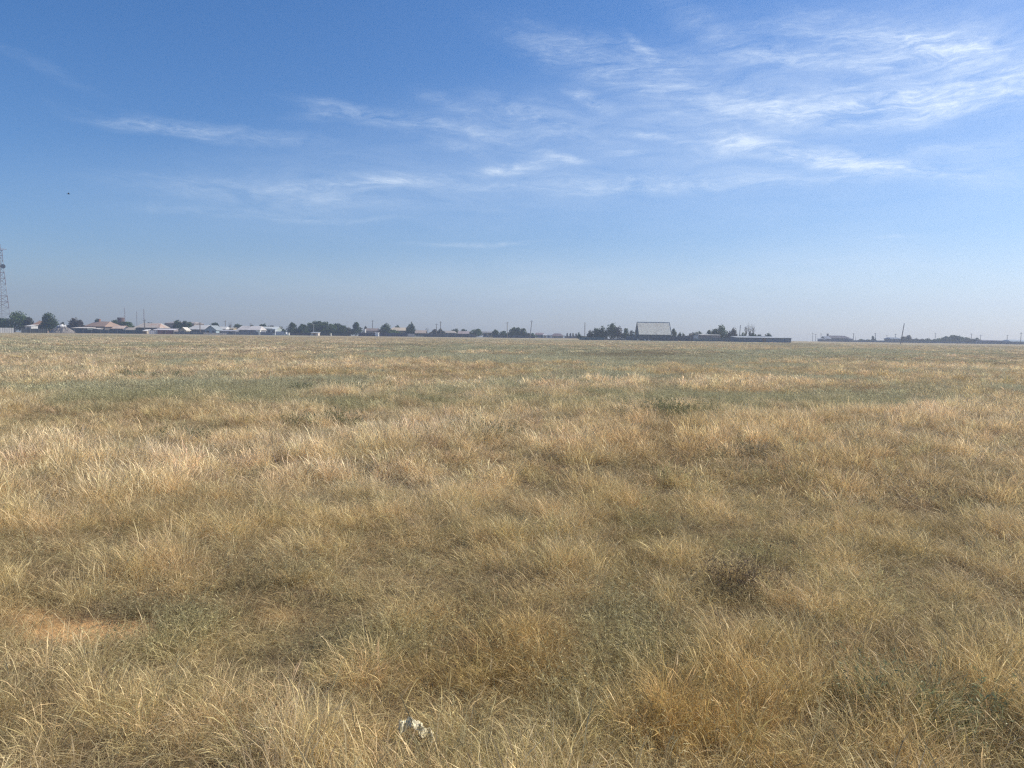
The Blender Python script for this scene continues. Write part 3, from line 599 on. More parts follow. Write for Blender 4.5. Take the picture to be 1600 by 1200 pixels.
def mast(label, px, top, r, rad):
    Y, xc, _, zb = place(px, px + 1, r, top); H = P(px, top, Y)[1] - zb; root = empty('radio_mast', (xc, Y, zb), label, 'mast', 'thin radio masts behind the village')
    b = MB()
    for k in range(3):
        a = k * 2.094; b.tube((rad * math.cos(a), rad * math.sin(a), -.3), (rad * math.cos(a), rad * math.sin(a), H * .97), .05, .05, 4)
    for i in range(int(H / 1.2)):
        for k in range(3):
            a, c = k * 2.094, (k + 1) * 2.094; b.tube((rad * math.cos(a), rad * math.sin(a), i * 1.2), (rad * math.cos(c), rad * math.sin(c), i * 1.2 + .6), .035, .035, 4)
    b.build('shaft', mat((.32, .30, .32), .1, 1), root); MB().tube((0, 0, H * .95), (0, 0, H + .4), .05, .03, 4).build('aerial', mat((.3, .3, .3), .1, 1), root)
mast('thin radio mast rising just right of the water tower', 194, 480, 420, .22); mast('faintest thin radio mast, between the two taller ones', 213, 486, 460, .12); mast('dark radio mast rising behind the grey hip roofed house', 224, 482, 410, .24)
house('grey hip roofed house with a pinkish left slope', 209, 250, 504.6, 511.8, 340, (.10, .10, .10), (.42, .37, .32), hip=.16, wins=4, depth=9, rust=(.40, .25, .18))
pole('dark pole in front of the grey hip roof', 226, 226, 499, 330, .16)
house('small cream block shed at the end of the dark blue green fence', 223.5, 230, 514.6, 517, 318, (.62, .53, .40), (.7, .68, .64), ridge='flat', wins=0, door=True, name='shed', cat='shed', depth=2.5)
fence('white fence piece left of the maroon fence', 232, 246, 516.2, 318, (.55, .53, .55)); fence('maroon sheet metal fence under a pale rail', 246, 271, 515.8, 316, (.15, .09, .10))
house('long pale eaved shed just behind the maroon fence', 239, 272, 513.3, 515.6, 326, (.3, .26, .26), (.55, .52, .52), ridge='flat', wins=0, name='shed', cat='shed', depth=4)
house('two storey brown building with a flat hip roof behind two tall trees', 256, 304, 502.4, 505, 400, (.27, .23, .20), (.30, .27, .25), hip=.12, wins=7, depth=12, name='building', cat='building')
house('small cream shed with gable, left of the white roofed house', 279.5, 292, 511.2, 515.5, 330, (.55, .50, .38), (.60, .56, .48), ridge='y', wins=1, name='shed', cat='shed', depth=4)
house('house with large bright white roof left of the pale blue gable', 291, 329, 507.8, 514.6, 336, (.14, .15, .16), (.50, .485, .46), hip=.22, wins=3, depth=8)
house('house front with pale blue gable next to the bright white roof', 319, 339, 508.3, 515, 328, (.34, .42, .46), (.26, .29, .30), ridge='y', wins=2, depth=7)
fence('dark grey fence in front of the bright white roof', 272, 317, 518.3, 318, (.12, .13, .15)); pole('thick dark pole in front of the bright white roof', 312.5, 312.5, 503.5, 325, .2)
fence('low whitish wall under the pale blue gable', 318, 355, 519.8, 310, (.50, .45, .40), name='wall', cat='wall', posts=False, thick=.2)
house('small white roofed house right of the pale blue gable', 335, 353, 510.2, 514.2, 342, (.32, .33, .36), (.49, .48, .455), wins=1, depth=7, hip=.15); house('yellowish outbuilding between two white roofed houses', 354.5, 365, 511.8, 513.5, 345, (.45, .36, .22), (.40, .34, .24), ridge='flat', wins=1, name='shed', cat='shed', depth=4)
house('grey lean-to shed under the small white roofed house', 337, 368, 515.4, 517.2, 330, (.26, .27, .30), (.34, .34, .36), ridge='flat', wins=2, name='shed', cat='shed', depth=4)
tree('tree behind the pale blue gable, right of its peak', 335, 8, 505, 365, 'dark'); pole('pole behind the small white roofed house', 352, 352, 500.5, 360, .15); tree('thin ragged tree standing alone beside the pole', 359.5, 3.5, 504, 356, 'brown', 'bare')
tree('dark treetop at the left end of the long white roof', 372, 10, 506.3, 372, 'dark', 'bush'); tree('low dark treetop above the middle of the long white roof', 393, 11, 507.5, 376, 'dark', 'bush')
tree('small treetops above the grey green building, left', 411, 8, 506.8, 366, 'dark'); tree('small treetops above the grey green building, right', 424, 8, 508, 366, 'dull'); tree('dark tree behind the white blue gate', 438, 8, 509.5, 360, 'dark')
house('long house with pinkish white roof and grey wall', 369.5, 407, 509.2, 515.4, 332, (.24, .25, .28), (.50, .47, .45), hip=.08, wins=4, depth=8); pole('short pole in front of the long pinkish white roof', 392, 392, 505, 335, .12)
house('grey green building right of the long pinkish white roof', 407, 434, 510.3, 513, 340, (.36, .41, .40), (.5, .52, .5), wins=3, depth=7)
def banner(label, px0, px1, t, bt, r, rgb, name, cat):
    Y, xc, W, zb = place(px0, px1, r, t); z1 = P(px0, t, Y)[1] - zb; root = empty(name, (xc, Y, zb), label, cat); b = MB().box(-W / 2, W / 2, 0, 1.2, -.3, z1 - .15); b.build('body', mat(rgb, .08, 1), root)
    e = .15 if W > 1 else .02
    MB().box(-W / 2 - e, W / 2 + e, -e, 1.2 + e, z1 - .147, z1).build('lid', mat(tuple(min(.85, q * 1.1) for q in rgb), .05, 1), root)
banner('bright white box body in front of the grey green building', 400, 406, 515.8, 519, 322, (.8, .79, .72), 'cabin', 'cabin')
house('pale blue white gate house with a raised left tower', 425, 430, 512.8, 514, 322, (.44, .48, .52), (.5, .55, .58), ridge='flat', wins=1, name='gatehouse', cat='gatehouse', depth=3)
fence('pale blue grey wall right of the raised gate house', 430.5, 444, 517.8, 318, (.40, .42, .46), name='wall', cat='wall', posts=False, thick=.2)
fence('long grey fence in front of the grey walled house', 368, 425, 518.6, 322, (.20, .215, .24))
banner('small whitish post box next to the pale blue grey wall', 445, 447, 519, 523, 314, (.6, .6, .6), 'post_box', 'box'); banner('narrow whitish block alone before the dark trees', 449.5, 451.2, 520, 523, 314, (.6, .6, .56), 'block', 'block')
TG = 'trees of the big dark grove'
for a in ((456, 8, 504, 'dark', 'single dark tree at the left end of the big grove'), (471, 9, 506, 'dark', 'low rounded tree second from the left of the big grove'), (484, 10, 504, 'mid', 'tree on the rising left shoulder of the big grove'),
          (493, 12, 501.5, 'dark', 'tallest tree in the middle of the big grove'), (505, 11, 503.2, 'dark', 'tree just right of the tallest one in the big grove'), (516, 10, 505.5, 'mid', 'greener tree right of the middle of the big grove'),
          (527, 9, 505.2, 'dark', 'rounded tree near the right end of the big grove'), (537, 9, 508, 'dark', 'falling right shoulder tree of the big grove'), (546, 8, 512, 'dull', 'lowest tree at the right end of the big grove')):
    tree(a[4], a[0], a[1], a[2], 345 + (a[0] % 3) * 5, a[3], group=TG)
tree('separate round tree right of the big grove', 556, 7.5, 504, 345, 'dark')
pole('pale pole standing in front of the big grove', 490, 490, 506, 322, .11, rgb=(.45, .43, .40))
house('small whitish hut with a light canopy in front of the big grove', 485.5, 497.5, 518.8, 519.8, 316, (.68, .60, .52), (.42, .45, .46), ridge='flat', wins=0, door=True, name='hut', cat='hut', depth=3)
fence('low dark fence left of the whitish hut', 452, 485, 520.5, 318, (.10, .09, .10)); fence('low dark fence right of the whitish hut', 498, 548, 521.2, 318, (.07, .08, .08))
banner('tiny pale block on the grass right of the hut', 515, 517, 521, 524, 312, (.5, .48, .42), 'block', 'block')
house('brown house with a bright white gable end at its left', 568, 592, 512.8, 516.8, 342, (.30, .25, .22), (.22, .18, .16), hip=.1, wins=3, depth=7, frame=(.8, .8, .8)); banner('white outhouse at the left end of the brown house', 568, 571, 513.8, 518, 336, (.72, .70, .66), 'outhouse', 'outhouse')
tree('small dark treetop over the left roof end of the brown house', 571, 4, 510.5, 356, 'brown'); pole('tall pole behind the brown house', 582, 582.3, 500, 350, .14)
fence('long dark purple grey fence in front of the brown house', 560, 636, 520.2, 318, (.085, .08, .10)); banner('white delivery box showing over the dark purple grey fence', 586, 591.5, 519, 521.2, 315, (.8, .8, .78), 'cabin', 'cabin')
tree('ragged dark tree right of the brown house', 603, 9, 506.3, 344, 'dark', 'spiky'); tree('low green bush in front of the wide tan roof', 616, 9, 515, 336, 'mid', 'bush')
house('house with wide tan roof between two ragged trees', 608, 641, 511.6, 516.5, 346, (.30, .25, .20), (.50, .42, .31), hip=.12, wins=3, depth=8); tree('flat dark treetop above the wide tan roof', 620.5, 6, 509, 368, 'dark')
tree('spiky tree with one tall shoot, right of the wide tan roof', 643, 7, 506, 340, 'dark', 'spiky'); pole('dark trunk like pole rising from the spiky tree', 642.8, 643, 502.5, 345, .2, arm=False)
fence('small pale wall under the spiky tree', 637, 647.5, 521.5, 314, (.55, .50, .46), name='wall', cat='wall', posts=False, thick=.2)
house('low tan house right of the spiky tree', 648, 665, 516, 520, 335, (.42, .36, .30), (.36, .29, .24), wins=3, depth=6); tree('bare twiggy bush left of the two dark poles', 667, 4, 513, 345, 'brown', 'bare')
tree('dusty bush under the left of the two dark poles', 678, 7, 514, 342, 'brown', 'bush'); tree('dusty bush under the right of the two dark poles', 689, 6.5, 513, 342, 'dull', 'bush')
pole('shorter of the two neighbouring dark poles', 682, 682, 505.8, 340, .14); pole('taller of the two neighbouring dark poles', 688, 688.6, 502, 340, .15)
for a in ((662, 699, 521, 'low dark fence below the two neighbouring poles'), (700, 744, 521.8, 'low brownish fence below the rounded bushes')): fence(a[3], a[0], a[1], a[2], 320, (.13, .12, .12))
house('low brown roofed house left of the rounded bushes', 683, 712, 516.8, 520, 344, (.27, .24, .22), (.34, .30, .26), wins=3, depth=6, hip=.1)
house('pinkish brown roofed house behind the rounded bushes', 715, 733, 517.5, 521, 338, (.30, .26, .25), (.32, .26, .25), wins=2, depth=6)
tree('greenish round treetop over the low brown roof', 711.5, 6, 513.2, 356, 'light', 'bush'); tree('dark round treetop right of the greenish one', 723, 8, 513.6, 354, 'dark', 'bush')
tree('rounded green tree left of the tan walled house', 745, 8, 513.6, 340, 'mid'); tree('small dark bush left of the rounded green tree', 735.5, 3.5, 517, 342, 'dark', 'bush')
house('tan walled house with grey roof between the rounded trees', 753, 771, 517.5, 519.5, 340, (.44, .40, .32), (.26, .26, .26), wins=2, depth=6)
tree('dark rounded tree right of the tan walled house', 775, 5.5, 514.6, 338, 'dark'); tree('low dark trees left of the straight pole', 787, 7, 516.8, 340, 'dark', 'bush')
pole('straight dark pole left of the big rounded tree', 792.4, 792.6, 503, 300, .12); tree('big rounded tree right of the straight pole', 805, 11, 511.3, 334, 'dark'); tree('right half of the double crown beside the big rounded tree', 815, 7.5, 513, 334, 'dark')
tree('low bush on the left, in front of the leaning pole', 825, 5, 520, 330, 'dull', 'bush'); tree('low bush right of the leaning pole', 833, 5, 520.5, 332, 'mid', 'bush')
pole('wooden pole leaning right at the middle of the horizon', 827.8, 831, 500.6, 305, .13); fence('low dark fence under the dark trees left of the leaning pole', 770, 836, 524, 318, (.07, .08, .09))
house('house with dark roof and pinkish wall right of the leaning pole', 836.5, 850, 520, 522.5, 370, (.42, .34, .30), (.22, .17, .17), wins=2, depth=6); house('white walled shed right of the pinkish house', 848.5, 855, 521.8, 523.8, 368, (.66, .66, .66), (.4, .4, .4), ridge='flat', wins=0, door=True, name='shed', cat='shed', depth=3)
house('hazy blue grey house between the white shed and the dark wide roof', 853, 862, 521.2, 523.6, 400, (.34, .35, .38), (.30, .32, .35), wins=1, depth=6)
house('house with dark wide roof in the gap of the horizon', 861.5, 881, 521, 525, 375, (.34, .30, .30), (.15, .11, .11), hip=.25, wins=2, depth=7); banner('white box at the right end of the dark wide roof', 881, 883, 524, 527, 372, (.75, .73, .70), 'cabin', 'cabin')
fence('thin low brown fence across the open gap of the horizon', 883, 904, 525.3, 360, (.17, .12, .11))
for k, px in enumerate((886.5, 891.3, 895.5, 900.5)):
    tree(['leftmost of four tiny lollipop trees in the gap', 'second from left of four tiny lollipop trees in the gap', 'third from left of four tiny lollipop trees in the gap', 'rightmost of four tiny lollipop trees, beside the dark bush'][k], px, 1.6, 520.5 + k * .1, 380, 'brown', group='tiny lollipop trees on the horizon')
tree('dark bush at the left end of the teal yard', 905.5, 4.5, 519.3, 262, 'dark', 'bush'); pole('tall pole over the left end of the teal yard', 913.8, 914, 503.8, 262, .12, arm=False)
house('small white hut behind the teal fence', 908, 916.5, 523, 525, 262, (.62, .64, .66), (.36, .40, .42), wins=1, name='hut', cat='hut', depth=3, ridge='flat')
fence('teal sheet metal fence at the front of the yard', 905, 944.5, 527.3, 240, (.085, .15, .17)); house('teal shed with a thin whitish roof edge under tall trees', 935, 950, 516.6, 518, 271, (.10, .15, .165), (.60, .62, .60), ridge='flat', wins=1, name='shed', cat='shed', depth=5)
for a in ((921, 6, 516.5, 'dull', 'round', 'lowest left tree of the yard grove'), (931, 7, 512, 'dark', 'round', 'rising left tree of the yard grove'), (941, 8, 508.5, 'dark', 'round', 'tree behind the thin whitish roof edge'),
          (956, 9, 505, 'dark', 'spiky', 'tallest ragged tree of the yard grove'), (965, 8, 511, 'brown', 'spiky', 'ragged lower tree right of the tallest one'), (978, 7, 513, 'dark', 'round', 'rounded tree left of the big roofed barn'), (988, 5, 516.5, 'dull', 'round', 'low tree touching the big roofed barn on its left')):
    tree(a[5], a[0], a[1], a[2], 268, a[3], a[4], group='trees of the yard grove')
fence('grey brown picket fence under the yard grove', 945, 978, 529.2, 246, (.24, .22, .20), step=2.2); fence('dark blue grey fence left of the barn front', 978, 1000, 526.3, 247, (.09, .11, .13)); banner('pale cabin roof over the dark blue grey fence', 981, 986, 525.6, 528, 256, (.50, .52, .52), 'cabin', 'cabin')
# the big roofed house: steep asbestos roof, ridge along the view, dark gable on its left
def barn():
    Y, xc, W, zb = place(998, 1049.5, 250, 521.5); he = P(1023, 521.7, Y)[1] - zb; hr = P(1020, 503.3, Y)[1] - zb; d = 7.5
    root = empty('barn', (xc, Y + d / 2, zb), 'large barn with tall steep pale grey corrugated roof above dark fences', 'barn'); w2 = W / 2 - .3
    xl, xr = P(995.6, 503.3, Y + d / 2)[0] - xc, P(1045.8, 503.3, Y + d / 2)[0] - xc
    b = MB(); b.add([(-w2, -d / 2, -.5), (w2, -d / 2, -.5), (w2, d / 2, -.5), (-w2, d / 2, -.5), (-w2, -d / 2, he), (w2, -d / 2, he), (w2, d / 2, he), (-w2, d / 2, he), (xl + .35, 0, hr - .15), (xr - .35, 0, hr - .15)],
                    [(0, 1, 5, 4), (2, 3, 7, 6), (1, 2, 6, 9, 5), (3, 0, 4, 8, 7), (3, 2, 1, 0)]); b.build('wall', mat((.10, .11, .11), .2, 1), root)
    b = MB(); nn = 44; e = .3
    for s, y0 in ((-1, -d / 2 - .3), (1, d / 2 + .3)):
        v = []; f = []
        for j in range(nn * 2 + 1):
            t = j / (nn * 2); hgt = .05 * (j % 2); xa = -W / 2 + W * t; xb = xl + (xr - xl) * t
            v += [(xa, y0, he - .25 + hgt), (xb, -.02 * s * -1, hr + hgt), (xb, 0, hr - .1 + hgt), (xa, y0 - s * .03, he - .33 + hgt)]
        for j in range(nn * 2): q = 4 * j; f += [(q, q + 4, q + 5, q + 1), (q + 3, q + 2, q + 6, q + 7), (q, q + 3, q + 7, q + 4)]
        f += [(0, 1, 2, 3), (8 * nn + 3, 8 * nn + 2, 8 * nn + 1, 8 * nn)]; b.add(v, f)
    rf = b.build('roof', mat((.60, .58, .50), .17, 1.6, .85, (.45, .42, .36), True), root)
    b = MB(); b.box(xl, xr, -.12, .12, hr + .052, hr + .12); b.build('ridge_cap', mat((.22, .23, .24), .1, 1), rf)
    b = MB()
    for s in (-1, 1): b.tube(((w2 + .33), s * (d / 2 + .3), he - .2), (xr + .06, 0, hr + .05), .07, .07, 4)
    for s in (-1, 1): b.tube((-(w2 + .33), s * (d / 2 + .3), he - .2), (xl - .06, 0, hr + .05), .07, .07, 4)
    b.build('verge_board', mat((.17, .19, .20), .1, 1), rf)
    MB().box(-2.2, -1.2, -d / 2 - .05, -d / 2 + .02, 0, 2).build('door', mat((.08, .09, .09), .1, 1), root)
barn()
fence('long dark fence in front of the barn', 1000, 1079, 525.6, 243, (.075, .085, .10), r1=247); banner('tiny white box on the grass before the barn fence', 1014, 1016, 531.3, 533.6, 228, (.85, .84, .82), 'box', 'box')
banner('grey white stump near the left end of the barn fence', 996.5, 997.7, 529.5, 532, 236, (.5, .5, .48), 'block', 'block'); banner('small pale block leaning at the barn fence', 1007.5, 1009, 529.6, 531.5, 238, (.55, .56, .55), 'block', 'block')
house('dark lean-to behind the fence left of the barn wall', 990.5, 1000, 520, 523, 262, (.10, .12, .13), (.14, .17, .18), ridge='flat', wins=0, name='shed', cat='shed', depth=4)
tree('rusty green tree touching the right end of the barn roof', 1053, 4.5, 513.3, 262, 'light', 'round')
for a in ((1062, 3, 518.6, 'dark', 'small pointed bush right of the rusty green tree'), (1068, 4, 519.8, 'dark', 'low bush third right of the barn'), (1079, 7, 521, 'brown', 'dull brown bush behind the long barn fence end')): tree(a[4], a[0], a[1], a[2], 268, a[3], 'bush')
tree('dark bush before the white van roof', 1091, 7, 517, 270, 'dark', 'bush'); tree('leafy brown bush left of the grey flat shed', 1084, 6, 519, 272, 'brown', 'bush')
fence('dark brown fence between the barn and the grey flat shed', 1058, 1096, 524.5, 252, (.14, .13, .13)); fence('greenish fence piece in front of the grey flat shed', 1085, 1112, 529.0, 247, (.16, .20, .19)); banner('pale trailer body left of the grey flat shed', 1085, 1091, 524, 527, 250, (.5, .52, .54), 'trailer', 'trailer')
house('grey flat shed with pinkish front and pale roof line', 1096, 1126, 522, 523.6, 258, (.22, .20, .215), (.38, .37, .34), ridge='flat', wins=1, name='shed', cat='shed', depth=6)
for a in ((1108, 6, 516.2, 'light', 'round', 'yellowish treetop behind the grey flat shed'), (1118, 8, 513, 'dark', 'round', 'darker tree between the yellowish top and the big leafy tree'), (1128.5, 9, 508, 'mid', 'round', 'big leafy green tree right of the grey flat shed'),
          (1145, 7.5, 512, 'brown', 'spiky', 'brownish tree with gaps right of the big leafy green tree'), (1138, 5, 520, 'dull', 'bush', 'low bush between the leafy and the brownish tree'), (1150, 6, 521, 'dull', 'bush', 'low bush in front of the short leaning pole'),
          (1162, 9, 519.8, 'mid', 'bush', 'left hedge bush over the long blue grey shed'), (1175, 9, 520, 'dark', 'bush', 'middle hedge bush over the long blue grey shed'), (1188, 8, 522, 'dark', 'bush', 'right low hedge bush over the long blue grey shed'), (1200, 6, 519.5, 'dark', 'bush', 'dark pointed bush on the right above the long blue grey shed'),
          (1166, 4.5, 509.5, 'brown', 'bare', 'leftmost bare tree above the hedge'), (1171.5, 4, 508.5, 'brown', 'bare', 'middle and tallest bare tree above the hedge'), (1177, 4.5, 509.5, 'brown', 'bare', 'rightmost bare tree above the hedge')):
    tree(a[5], a[0], a[1], a[2], 264, a[3], a[4])
pole('short pole leaning slightly right beside the bare trees', 1154.8, 1157, 507.8, 268, .12, arm=False)
fence('grey green fence between the leafy tree and the long shed', 1112, 1152, 528, 250, (.15, .17, .17))
house('long low blue grey shed with whitish roof edge at the left', 1151, 1237, 526, 527.6, 240, (.17, .20, .235), (.40, .42, .43), ridge='flat', wins=0, door=True, name='long_shed', cat='shed', depth=6, rz=1.2)
banner('whitish roof sheet lying over the left part of the long shed', 1161, 1206, 524.8, 527, 249, (.60, .62, .62), 'roof_sheet', 'roof sheet')
FR = 430
for px, t, l in ((1270, 520, 'faint pole alone on the bare horizon, left of two'), (1274.5, 522, 'faint short pole on the bare horizon close to its taller twin'), (1283, 521, 'faint pole just left of the mauve house')):
    pole(l, px, px, t, 470, .12, group='faint far poles')
house('far mauve grey house with wide hip roof on the right', 1297, 1329, 524.4, 528.4, FR, (.19, .17, .19), (.075, .065, .075), hip=.12, wins=4, chimney=-.44, depth=9); house('far grey annex on the left of the mauve house', 1289, 1299, 525.2, 529, FR - 5, (.20, .20, .23), (.20, .22, .26), wins=1, depth=6)
house('lowest small shed at the left foot of the mauve house', 1282, 1291, 528.8, 530, FR - 10, (.15, .16, .19), (.22, .23, .26), ridge='flat', wins=0, door=True, name='shed', cat='shed', depth=4); house('small shed at the right foot of the mauve house', 1327, 1334, 528.3, 529.5, FR, (.19, .19, .21), (.22, .22, .25), ridge='flat', wins=0, name='shed', cat='shed', depth=4, door=True)
pole('dark short pole at the right end of the mauve house', 1333.7, 1333.7, 520.6, 420, .15, group='faint far poles'); pole('faint pole a little right of the mauve house', 1337, 1337, 525, 450, .08, arm=False, group='faint far poles')
tree('low hedge bush right of the mauve house', 1345, 6, 529.5, 425, 'dark', 'bush'); tree('low hedge bush between the mauve house and the small round tree', 1357, 6, 530.5, 425, 'dark', 'bush')
tree('small round tree beside the pole with a bushy foot', 1364.3, 2.6, 525.4, 420, 'dark'); pole('pole with a bushy foot right of the small round tree', 1367.7, 1367.7, 520.4, 420, .15, group='faint far poles'); tree('bushy clump at the foot of the pole', 1367.5, 1.8, 528, 419, 'dark', 'bush')
fence('very low far fence joining the mauve house and the hip building', 1333, 1391, 532.0, 410, (.17, .17, .19)); pole('faint pole in the gap right of the bushy pole', 1386, 1386, 523, 450, .1, group='faint far poles')
house('blue grey building with rounded hip roof left of the leaning pole', 1391.5, 1409, 527.2, 529.5, 415, (.18, .19, .22), (.17, .20, .24), hip=.12, wins=2, depth=7, name='building', cat='building'); pole('short pole behind the rounded hip roof', 1399.3, 1399.3, 521.5, 420, .13, group='faint far poles')
tree('low grey bush behind the foot of the leaning pole', 1411, 5, 525.6, 425, 'brown', 'bush'); tree('dense grey brown tree right of the leaning pole', 1419, 6, 523.6, 425, 'brown')
pole('long dark pole leaning right, standing nearest in the right field', 1407.4, 1412.9, 505.4, 258, .13, arm=False)
for a in ((1431, 6, 528.5, 'dull'), (1440, 6, 529, 'brown'), (1450, 7, 528.3, 'dark'), (1461, 6, 529.6, 'dark')):
    tree({1431: 'low far bush next to the dense grey brown tree', 1440: 'low brownish far bush, second right of the grey brown tree', 1450: 'low dark far bush, third right of the grey brown tree', 1461: 'low dark far bush touching the big far grove'}[a[0]], a[0], a[1], a[2], 420, a[3], 'bush')
pole('faint pole left of the big far grove', 1461.5, 1461.5, 520.5, 450, .12, group='faint far poles')
for k, a in enumerate(((1472, 7, 527, 'mid'), (1480, 7, 525, 'dark'), (1488, 8, 523.8, 'mid'), (1496, 7, 524.2, 'dark'), (1504, 7, 526.5, 'mid'), (1511, 6, 527, 'light'))):
    tree(['left foot tree of the big far grove', 'second tree of the big far grove from the left', 'highest tree of the big far grove', 'tree just right of the highest one in the big far grove', 'falling tree at the right of the big far grove', 'yellow green tree ending the big far grove'][k], a[0], a[1], a[2], 425, a[3], group='trees of the big far grove')
tree('mauve brown bush right of the big far grove', 1519, 5, 529, 425, 'brown', 'bush'); tree('dark bush with a pointed top near the long mauve shed', 1526.5, 5, 527.3, 425, 'dark', 'bush')
pole('faint pole with crossarm over the mauve brown bush', 1518, 1518, 521, 440, .12, group='faint far poles'); pole('faint pole left of the long mauve shed', 1532.5, 1532.5, 523, 440, .12, group='faint far poles')
house('far long mauve shed with flat dark roof', 1537, 1569, 531.3, 532.4, 415, (.19, .19, .24), (.15, .14, .17), ridge='flat', wins=3, name='shed', cat='shed', depth=6); tree('low bush left of the far long mauve shed', 1533, 4, 531, 418, 'dull', 'bush'); tree('low bush between the mauve shed and the pale blue roof', 1574, 4, 533, 418, 'dark', 'bush')
pole('faint pole right of the long mauve shed', 1574, 1574, 523.5, 430, .13, group='faint far poles'); house('far building with pale blue grey roof at the right edge', 1579, 1612, 530.8, 533.6, 412, (.20, .22, .26), (.26, .31, .35), hip=.1, wins=3, depth=8, name='building', cat='building')
pole('dark pole at the right edge in front of the pale blue grey roof', 1595.4, 1595.6, 519.5, 400, .13, group='faint far poles'); fence('low dark fence below the big far grove', 1391, 1537, 533.3, 400, (.13, .14, .16), r1=402); fence('low dark fence under the far long mauve shed', 1537, 1606, 535.5, 398, (.13, .13, .16))

# ---------------------------------------------------------------- things in the field
def ground_hit(px, py, h=0.0):
    d = pixdir(px, py); k = (EYE - h) / -d.z; return d.x * k, d.y * k
def clump(label, px, py, wid, hgt, n, tint, seed, leafy, bw, name='weed_clump', cat='weed', spread=.35, bend=.3, lie=0, m_=0):
    x, y = ground_hit(px, py); V, Q, S = [], [], []; g = np.random.default_rng(seed)
    for k in range(m_):
        v, q, s = blades(n, hgt * g.uniform(.6, 1.1), bw, spread, bend, .09, seed * 50 + k, leafy=leafy, segs=4, lie=lie)
        o = np.array([g.normal(0, .3) * wid, g.normal(0, .3) * wid * .7, 0]); i0 = len(V); V += [a + o for a in v]; Q += [tuple(i + i0 for i in f) for f in q]; S += s
    me = bpy.data.meshes.new(name); me.from_pydata([tuple(v) for v in V], [], Q); me.materials.append(GM); at = me.attributes.new('shade', 'FLOAT', 'POINT'); at.data.foreach_set('value', S); me.update()
    o = bpy.data.objects.new(name, me); C.objects.link(o); o.location = (x, y, gz(x, y) - .01); o['tint'] = tint; return tag(o, label, cat)
clump('dark green weed clump alone in the middle of the pale grass', 755, 692, 1.0, .36, 26, (.20, .20, .11), 5, 6, .006, m_=16)
clump('wide low olive green weed patch right of the middle', 1022, 655, 1.9, .36, 26, (.21, .215, .11), 6, 6, .008, m_=26)
clump('olive weed patch left of the middle, farther back', 515, 664, 1.3, .33, 26, (.18, .19, .10), 7, 6, .008, m_=16)
clump('small dark green weed tuft in the left field', 296, 688, .5, .30, 22, (.16, .18, .09), 8, 6, .007, m_=7)
clump('grey green bushy herb in the bottom right corner area', 1450, 1125, .42, .27, 24, (.20, .24, .13), 9, 9, .0024, m_=12)
clump('brown dead weed clump on the right, beside flattened straw', 1165, 915, .42, .30, 26, (.17, .125, .08), 10, 6, .003, m_=9)
clump('bright pale straw tuft standing upright at the bottom edge', 432, 1215, .12, .36, 24, (.78, .64, .40), 11, 0, .0026, 'straw_tuft', 'grass tuft', .14, .25, m_=4)
clump('tangled pale straw tuft lying at the bottom, right of centre', 975, 1190, .24, .22, 22, (.66, .52, .31), 12, 0, .0024, 'straw_tuft', 'grass tuft', .5, .6, .7, m_=4)
def scrap():
    x, y = RAG; n, k = 34, 12; g = np.random.default_rng(4); v = []
    for i in range(n):
        for j in range(k):
            u, t = i / (n - 1) - .5, j / (k - 1) - .5
            z = .12 + .014 * math.cos(u * 5.5 + .4) - .03 * u + .014 * (fbm(np.array([u * 9.]), np.array([t * 5.]), .8, 51, 3)[0] - .5) * 3 - .10 * (t * t)
            v.append((u * .135, t * .04 * (1 + .4 * math.sin(u * 14)) + .012 * math.sin(u * 21), z + g.normal(0, .0022)))
    f = [(i * k + j, (i + 1) * k + j, (i + 1) * k + j + 1, i * k + j + 1) for i in range(n - 1) for j in range(k - 1)]
    o = MB().add(v, f).build('paper_scrap', mat((.82, .74, .52), .12, 40, .8, (.34, .28, .15)), None, (x, y, gz(x, y)))
    md = o.modifiers.new('thickness', 'SOLIDIFY'); md.thickness = .004; o.rotation_euler = (0, 0, R(-8)); tag(o, 'crumpled cream white scrap lying in the grass at the bottom', 'scrap')
clump('dark olive weed tuft below and right of the wide low weed patch', 1150, 722, .75, .26, 24, (.20, .18, .11), 21, 5, .005, m_=9)
clump('low dark olive weed tuft far left in the pale band', 100, 690, .7, .26, 24, (.19, .19, .11), 22, 5, .006, m_=7)
clump('dark olive far weed clump in the sage band on the left', 215, 588, 1.9, .34, 24, (.22, .23, .13), 23, 5, .012, m_=16)
clump('dark sage far weed strip in the left half of the field', 520, 610, 2.6, .30, 24, (.20, .22, .13), 24, 5, .012, m_=18)
scrap()
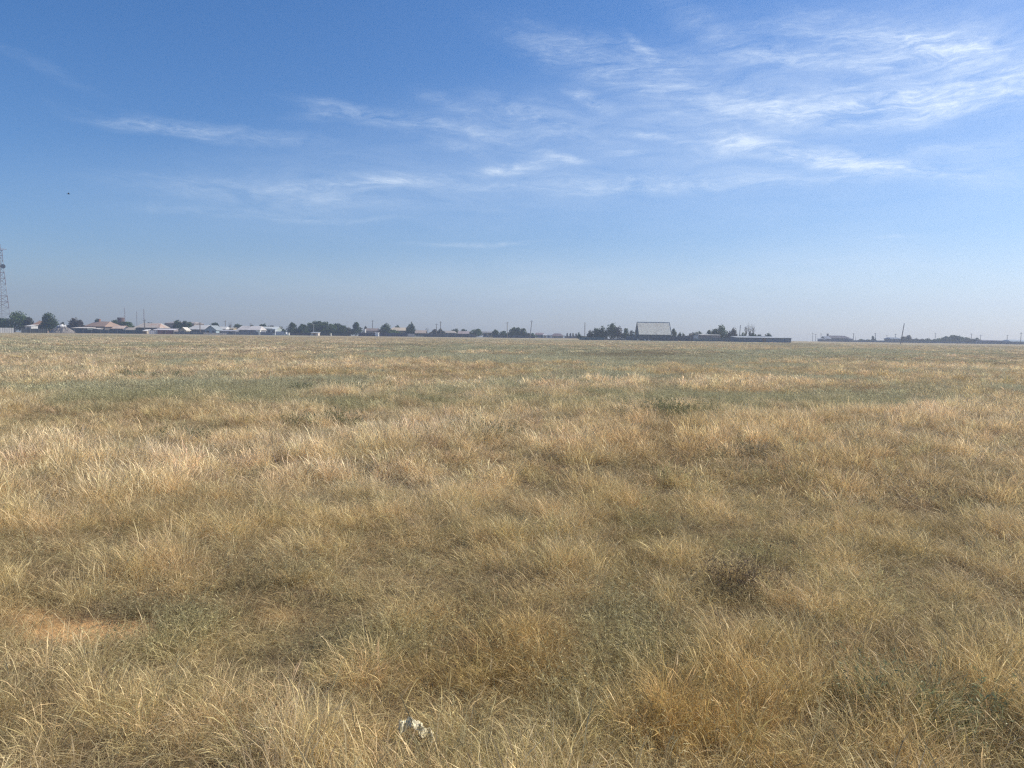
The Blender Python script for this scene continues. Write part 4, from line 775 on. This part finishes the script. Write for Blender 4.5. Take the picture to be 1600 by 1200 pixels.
def bird():
    d = pixdir(107, 303); p = Vector((0, 0, EYE)) + d * 62; b = MB(); n = 8; prof = [(-.16, .004), (-.12, .02), (-.04, .035), (.05, .035), (.10, .022), (.13, .020), (.155, .008), (.18, .002)]
    v = [(math.cos(a) * r, x, math.sin(a) * r) for x, r in prof for a in (6.283 * i / n for i in range(n))]; m = len(prof)
    b.add(v, [(i * n + j, i * n + (j + 1) % n, (i + 1) * n + (j + 1) % n, (i + 1) * n + j) for i in range(m - 1) for j in range(n)] + [tuple(range(n)), tuple(range(m * n - 1, m * n - n - 1, -1))])
    root = b.build('bird', mat((.035, .035, .04), .1, 3)); root.location = p; root.scale = (.65, .65, .65); root.rotation_euler = (0, R(20), R(-50))
    for s in (-1, 1):
        wv = [(s * .02, .07, .01), (s * .12, .09, .07), (s * .27, .02, .11), (s * .14, -.02, .065), (s * .02, -.05, .01)]
        q = MB().add(wv + [(x, y, z - .006) for x, y, z in wv], [(0, 1, 2, 3, 4), (9, 8, 7, 6, 5)] + [(i, (i + 1) % 5, 5 + (i + 1) % 5, 5 + i) for i in range(5)]); q.build('wing', mat((.035, .035, .04), .1, 3), root)
    tv = [(-.02, -.14, 0), (.02, -.14, 0), (.04, -.24, 0), (-.04, -.24, 0)]; MB().add(tv + [(x, y, -.006) for x, y, z in tv], [(0, 1, 2, 3), (7, 6, 5, 4), (0, 4, 5, 1), (1, 5, 6, 2), (2, 6, 7, 3), (3, 7, 4, 0)]).build('tail', mat((.035, .035, .04), .1, 3), root)
    tag(root, 'tiny dark bird flying alone in the blue sky at the left', 'bird')
bird()
# ---------------------------------------------------------------- haze
def build_haze():
    n = 96; rad = 1500; z0, z1 = float(ground_z(np.array([rad * 1.0]), np.array([0.0]))[0]) - 6, 64.0
    b = MB(); b.v = [(rad * math.cos(t), rad * math.sin(t), z) for z in (z0, z1) for t in (2 * math.pi * i / n for i in range(n))]
    b.f = [(i, (i + 1) % n, n + (i + 1) % n, n + i) for i in range(n)] + [tuple(range(n - 1, -1, -1)), tuple(range(n, 2 * n))]
    m = bpy.data.materials.new('haze'); m.use_nodes = True; t = NT(m.node_tree); t.n.clear()
    v = t.new('ShaderNodeVolumePrincipled'); v.inputs['Color'].default_value = (.72, .82, 1.0, 1); v.inputs['Density'].default_value = HAZE
    v.inputs['Anisotropy'].default_value = .35
    o = t.new('ShaderNodeOutputMaterial'); t.l.new(v.outputs[0], o.inputs['Volume'])
    tag(b.build('haze', m), 'thin pale dust haze lying over the steppe', None, None, 'stuff')
HAZE = .00085
build_haze()
